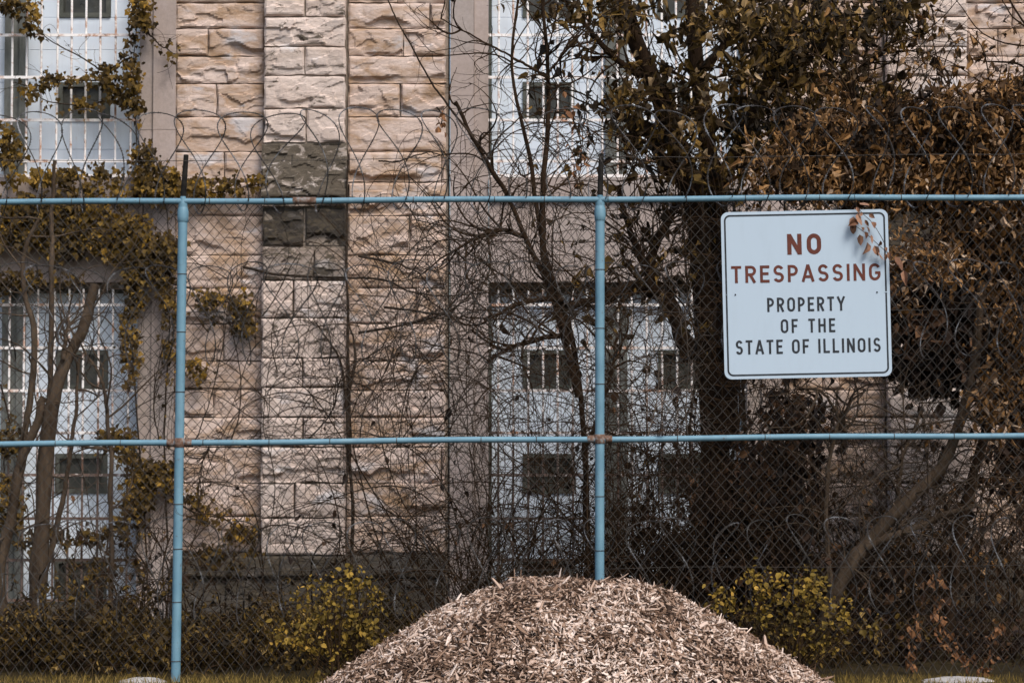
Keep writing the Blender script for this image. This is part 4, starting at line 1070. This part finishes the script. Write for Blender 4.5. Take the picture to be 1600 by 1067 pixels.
def bramble_web(label, boxpx, D, dd, n, r=.0032, m='twig'):
    x0, x1, y0, y1 = boxpx
    c = P3((x0 + x1) / 2, y1, D); root = empty('bramble', (c[0], D, 0), label, 'bramble')
    S = np.array([P3(rng.uniform(x0, x1), y0 + (y1 - y0) * rng.beta(1.6, 1.1), D + rng.uniform(-dd, dd)) for _ in range(n)])
    a = rng.uniform(-1, 1, n)
    Dr = np.stack([a * 1.3, rng.normal(0, .2, n), rng.uniform(-.1, 1.0, n)], -1)
    w = walks(S, Dr, rng.uniform(.5, 2.0, n), 20, .10, (0, 0, -.012), .55)
    w[:, :, 2] = np.maximum(w[:, :, 2], .02)
    b = Buf(); tubes(b, w, taper(r * rng.uniform(.7, 1.5, n), .0016, n, 20), 4); b.build('canes', M[m], root, True, kind='stuff')
    s2, t2, _ = sample_on(w, n * 3); w2 = walks(s2, t2 + rdir(n * 3) * .8, rng.uniform(.08, .4, n * 3), 9, .25)
    b = Buf(); tubes(b, w2, .0015, 3); b.build('twigs', M[m], root, kind='stuff')
bramble_web('web of thin arching bramble canes between smooth jamb and fence post', (680, 940, 330, 690), 18.8, .6, 95)
bramble_web('dense dark bramble web between a fence post and the sign', (940, 1180, 330, 860), 18.8, .6, 170)
bramble_web('loose bramble canes trailing over wall between pier and smooth jamb', (520, 720, 330, 720), 18.5, .5, 55)
bramble_web('few thin bramble canes crossing the wall beside the leaning post', (290, 520, 360, 720), 18.3, .5, 26)
bramble_web('bramble canes tangled under the sign toward the leaning tree', (1180, 1620, 600, 900), 19.2, .6, 70)
bramble_web('bramble tips straggling above top rail before the upper window', (700, 1060, 150, 320), 18.6, .5, 60)
def creeper(label, pts, D, w, n):
    q = pathpx(pts, D, 30, .006); root = empty('dead_creeper', (q[0][0], D, 0), label, 'vine')
    b = Buf(); tubes(b, q[None], np.linspace(.007, .004, 30)[None], 5); b.build('stem', M['vine'], root)
    i_ = rng.integers(0, 30, n); A = q[i_] + rng.normal(0, w, (n, 3))
    b = Buf(); leaves(b, A, .045, (0, -.2, -1), .6, None, 1.3, tint=rng.uniform(.3, .9, n)); b.build('foliage', M['rustleaf'], root, kind='stuff')
M['rustleaf'] = mat('rust_orange_leaf', m_leaf([(0, (.06, .025, .012)), (.5, (.19, .085, .035)), (1, (.34, .17, .075))]))
creeper('rust orange creeper slanting down to the pale rock', [(1462, 900), (1464, 950), (1475, 990), (1500, 1020), (1530, 1045), (1545, 1054)], YF + .25, .03, 130)
creeper('short upright rust leaved creeper beside the slanting creeper', [(1424, 1052), (1424, 1020), (1428, 985), (1432, 965)], YF + .25, .022, 50)
creeper('thin rusty creeper on the fence at far end of rock', [(1545, 1055), (1550, 1020), (1554, 985), (1570, 970)], YF + .25, .018, 40)
creeper('clump of curled tan leaves hanging before upper window panels', [(868, 175), (890, 178), (905, 215), (908, 250), (905, 280)], YF + .3, .05, 46)
creeper('small dried leaf cluster snagged beside the smooth jamb', [(682, 168), (690, 180), (688, 198)], YF + .2, .02, 12)

# yellow bushes growing through the fence
def yellow_bush(label, cx, base, blobs, D, n=26):
    root = empty('yellow_bush', (W(cx, 1000, D)[0], D, 0), label, 'bush')
    S = np.stack([W(cx, 1000, D)[0] + rng.normal(0, .05, n), D + rng.normal(0, .05, n), np.zeros(n)], -1)
    tips = np.array([P3(bx_ + rng.uniform(-.8, .8) * rx, by_ + rng.uniform(-.8, .8) * ry, D + rng.uniform(-.12, .12)) for (bx_, by_, rx, ry, _, _, _) in (blobs[k % len(blobs)] for k in range(n))])
    mid = (S + tips) / 2 + rng.normal(0, .05, S.shape); t = np.linspace(0, 1, 12)[None, :, None]
    Pq = (1 - t) ** 2 * S[:, None] + 2 * t * (1 - t) * mid[:, None] + t ** 2 * tips[:, None]
    b = Buf(); tubes(b, Pq, taper(.006, .002, n, 12), 4)
    s2, t2, _ = sample_on(Pq, n * 6, .35, 1); w2 = walks(s2, t2 + rdir(n * 6) * .8, rng.uniform(.05, .2, n * 6), 7, .2)
    tubes(b, w2, .0018, 3); b.build('stems', M['twig'], root)
    A = np.concatenate([blob_points([(x_ + (x_ - cx) * .12, y_, rx_ * 1.15, ry_ * 1.2, d1, d2 * 1.3, w_) for (x_, y_, rx_, ry_, d1, d2, w_) in blobs], 13, 6, .038), sample_on(w2, 260)[0]])
    A[:, 2] = np.maximum(A[:, 2], .02)
    b = Buf(); leaves(b, A, .031, (0, -.3, -.5), .9, (0, -.6, .6), 1.2, wid=1.25); b.build('foliage', M['yellow'], root, kind='stuff')
D_ = YF - .12
yellow_bush('yellow leaved bush between the leaning post and the wood chip pile', 525, 1050, [(535, 905, 42, 16, D_, .12, 1.3), (500, 935, 38, 22, D_, .15, 1.2), (550, 945, 42, 26, D_, .15, 1.2), (470, 990, 34, 14, D_, .12, 1.3), (520, 985, 50, 30, D_, .15, .9), (570, 985, 26, 22, D_, .12, .8), (525, 1030, 42, 26, D_, .12, .5)], D_)
yellow_bush('yellow leaved bush between the wood chip pile and the leaning tree', 1235, 1050, [(1190, 900, 26, 10, D_, .12, 1.4), (1225, 918, 56, 18, D_, .15, 1.5), (1265, 905, 26, 14, D_, .12, 1.4), (1240, 945, 58, 20, D_, .15, 1.1), (1130, 940, 26, 18, D_, .12, 1.2), (1180, 960, 40, 14, D_, .12, .9), (1310, 960, 18, 20, D_, .12, 1.0), (1290, 990, 22, 12, D_, .12, .7), (1250, 985, 50, 14, D_, .12, .5), (1345, 975, 10, 10, D_, .1, .8)], D_)

# ------------------------------------------------------------------ wood chip pile
XA, YA, HP = (890 - 800) / FPX * 15.95, 15.95, .81
gt = [0, .2, .37, .51, .7, .9, 1.0, 1.3]; gh = [1, .935, .80, .65, .41, .13, 0.0, -.1]
def pile_z(x, y):
    tx = np.where(x < XA, (x - XA) / 1.74, (x - XA) / 1.83); ty = (y - YA) / 1.15
    t = np.sqrt(tx ** 2 + ty ** 2)
    return HP * np.interp(t, gt, gh) + .05 * fbm(x * 2.2 + 50, y * 2.2 + 9, 41, 4) * np.clip(1.1 - t, 0, 1)
pile = empty('wood_chip_pile', (XA, YA, 0), 'mound of pale shredded wood chips heaped in front of the fence', 'wood chips')
px_, py_ = np.meshgrid(np.linspace(XA - 1.95, XA + 2.05, 90), np.linspace(YA - 1.25, YA + 1.25, 60), indexing='ij')
pz_ = np.maximum(pile_z(px_, py_), -.04)
b = Buf(); ii = np.arange(89)[:, None] * 60 + np.arange(59)[None, :]
b.add(np.stack([px_, py_, pz_ - .012], -1), np.stack([ii, ii + 60, ii + 61, ii + 1], -1).reshape(-1, 4)); b.build('mound', M['mulch'], pile, smooth=True)
def chip_frames(n, tilt):
    r = np.sqrt(rng.uniform(0, 1.02, n)); a = rng.uniform(0, 2 * np.pi, n)
    # favour the side that faces the lawn
    tx, ty = r * np.cos(a), r * np.sin(a); ty = np.where(rng.uniform(0, 1, n) < .6, -np.abs(ty), ty)
    x = XA + tx * np.where(tx < 0, 1.80, 1.90); y = YA + ty * 1.15; z = pile_z(x, y)
    e = .02; nx_ = -(pile_z(x + e, y) - pile_z(x - e, y)) / (2 * e); ny_ = -(pile_z(x, y + e) - pile_z(x, y - e)) / (2 * e)
    Nn = norm(np.stack([nx_, ny_, np.ones(n)], -1) + rng.normal(0, tilt, (n, 3)))
    X = norm(np.cross(Nn, rdir(n))); Y = np.cross(Nn, X)
    return np.stack([x, y, np.maximum(z, 0)], -1), X, Y, Nn
CV = np.array([[-.5, -.35, -.5], [.1, -.5, -.35], [.5, -.12, -.3], [.5, .2, -.3], [0, .5, -.4], [-.5, .3, -.5], [-.5, -.3, .3], [.1, -.42, .5], [.5, -.08, .2], [.5, .15, .2], [0, .42, .5], [-.5, .25, .3]])
CF4 = np.array([[0, 1, 7, 6], [1, 2, 8, 7], [2, 3, 9, 8], [3, 4, 10, 9], [4, 5, 11, 10], [5, 0, 6, 11], [6, 7, 10, 11], [7, 8, 9, 10]])
n = 44000
Pc, X, Y, Z = chip_frames(n, .75)
kd = rng.uniform(0, 1, n)
L = np.where(kd < .55, rng.uniform(.012, .036, n), np.where(kd < .90, np.clip(rng.lognormal(math.log(.056), .42, n), .03, .16), rng.uniform(.025, .055, n)))
Wd = np.where(kd < .55, L * rng.uniform(.25, .7, n), np.where(kd < .90, rng.uniform(.005, .015, n), L * rng.uniform(.35, .7, n))); Th = np.minimum(Wd * rng.uniform(.15, .6, n), .008)
Pc = Pc + Z * rng.uniform(-.014, .024, n)[:, None]
b = Buf(); instances(b, CV, CF4, np.stack([X * L[:, None], Y * Wd[:, None], Z * Th[:, None]], -1), Pc, np.clip(rng.beta(1.2, 1.0, n) + .22 * fbm(Pc[:, 0] * 3 + 60, Pc[:, 1] * 3 + 9 + Pc[:, 2] * 3, 66, 3), 0, 1))
b.build('small_chips', M['chip'], pile, kind='stuff')
# the biggest splinters, one by one
temps = []
for k in range(8):
    v = CV + rng.normal(0, .06, CV.shape); v[:, 2] += .25 * (v[:, 0] ** 2) * rng.normal(0, 1.5)
    tb = Buf(); tb.add(v, CF4, np.full(12, [.95, .8, .7, .88, .6, .98, .75, .5][k])); o = tb.build('wood_chip', M['chip']); temps.append(o)
n = 292
Pc, X, Y, Z = chip_frames(n + 8, .5)
front = np.argsort(Pc[:, 1])
from mathutils import Matrix
for k in range(n + 8):
    o = temps[k] if k < 8 else bpy.data.objects.new('wood_chip', temps[k % 8].data)
    if k >= 8: COL.objects.link(o)
    l = rng.uniform(.06, .20); w = rng.uniform(.009, .030); t_ = w * rng.uniform(.3, .6)
    Mx = Matrix((X[k], Y[k], Z[k])).transposed().to_4x4()
    p = Pc[k] + Z[k] * .014
    o.parent = pile
    o.matrix_basis = Matrix.Translation(Vector(p) - pile.location) @ Mx @ Matrix.Diagonal((l, w, t_, 1))

# ------------------------------------------------------------------ grass verge, litter and rocks
def grass(name, label, n, xr, yr, hmin, hmax, m):
    S = np.stack([rng.uniform(*xr, n), rng.uniform(*yr, n), np.full(n, -.015)], -1)
    h = rng.uniform(hmin, hmax, n)
    X = norm(np.stack([rng.normal(0, .45, n), rng.normal(0, .45, n), np.ones(n)], -1)); Y = norm(np.cross(X, rdir(n))); Z = np.cross(X, Y)
    tv = np.array([[0, -.5, 0], [0, .5, 0], [.5, .38, .03], [.5, -.38, .03], [1, 0, .16]]); 
    b = Buf(); wd = rng.uniform(.003, .006, n)
    V = S[:, None, :] + tv[None, :, 0:1] * (X * h[:, None])[:, None, :] + tv[None, :, 1:2] * (Y * wd[:, None])[:, None, :] + tv[None, :, 2:3] * (Z * h[:, None])[:, None, :]
    base = np.arange(n)[:, None] * 5
    t = rng.beta(2, 2, n); b.add(V.reshape(-1, 3), base + np.array([[0, 1, 2, 3]]), np.repeat(t, 5))
    b.f.setdefault(3, []).append(base + np.array([[3, 2, 4]]))
    o = b.build(name, m); tag(o, label, 'grass', kind='stuff'); return o
grass('grass', 'dry yellow green grass verge in front of the fence', 26000, (-4.6, 4.8), (15.2, 17.42), .02, .085, M['grass'])
def rock(label, cx, cy, rx, hz, D):
    x, _ = W(cx, cy, D); rxm = rx * D / FPX
    nu, nv = 26, 9
    b = Buf(); th = np.linspace(0, 2 * np.pi, nu, endpoint=False); ph = np.linspace(0, np.pi / 2, nv)
    T, Pp = np.meshgrid(th, ph, indexing='ij')
    rr = 1 + .10 * fbm(np.cos(T) * 2 + 7, np.sin(T) * 2 + Pp * 2, int(cx), 3)
    v = np.stack([x + rxm * np.cos(T) * np.cos(Pp) ** .7 * rr, D + .14 * np.sin(T) * np.cos(Pp) ** .7 * rr, -.03 + (hz + .03) * np.sin(Pp) * (1 + .1 * fbm(np.cos(T) * 3, np.sin(T) * 3 + Pp, int(cx) + 9, 3))], -1)
    i0 = (np.arange(nu)[:, None] * nv + np.arange(nv - 1)[None, :]); i1 = (((np.arange(nu) + 1) % nu)[:, None] * nv + np.arange(nv - 1)[None, :])
    b.add(v, np.stack([i0, i1, i1 + 1, i0 + 1], -1).reshape(-1, 4))
    o = b.build('rock', M['rock'], smooth=True, origin=(x, D, 0)); tag(o, label, 'rock')
rock('wide flat pale rock in the grass below the rust creeper', 1497, 1055, 60, .022, YF - .10)
rock('low pale stone slab in the grass beside the leaning post', 222, 1057, 38, .016, YF - .10)
print('all done')
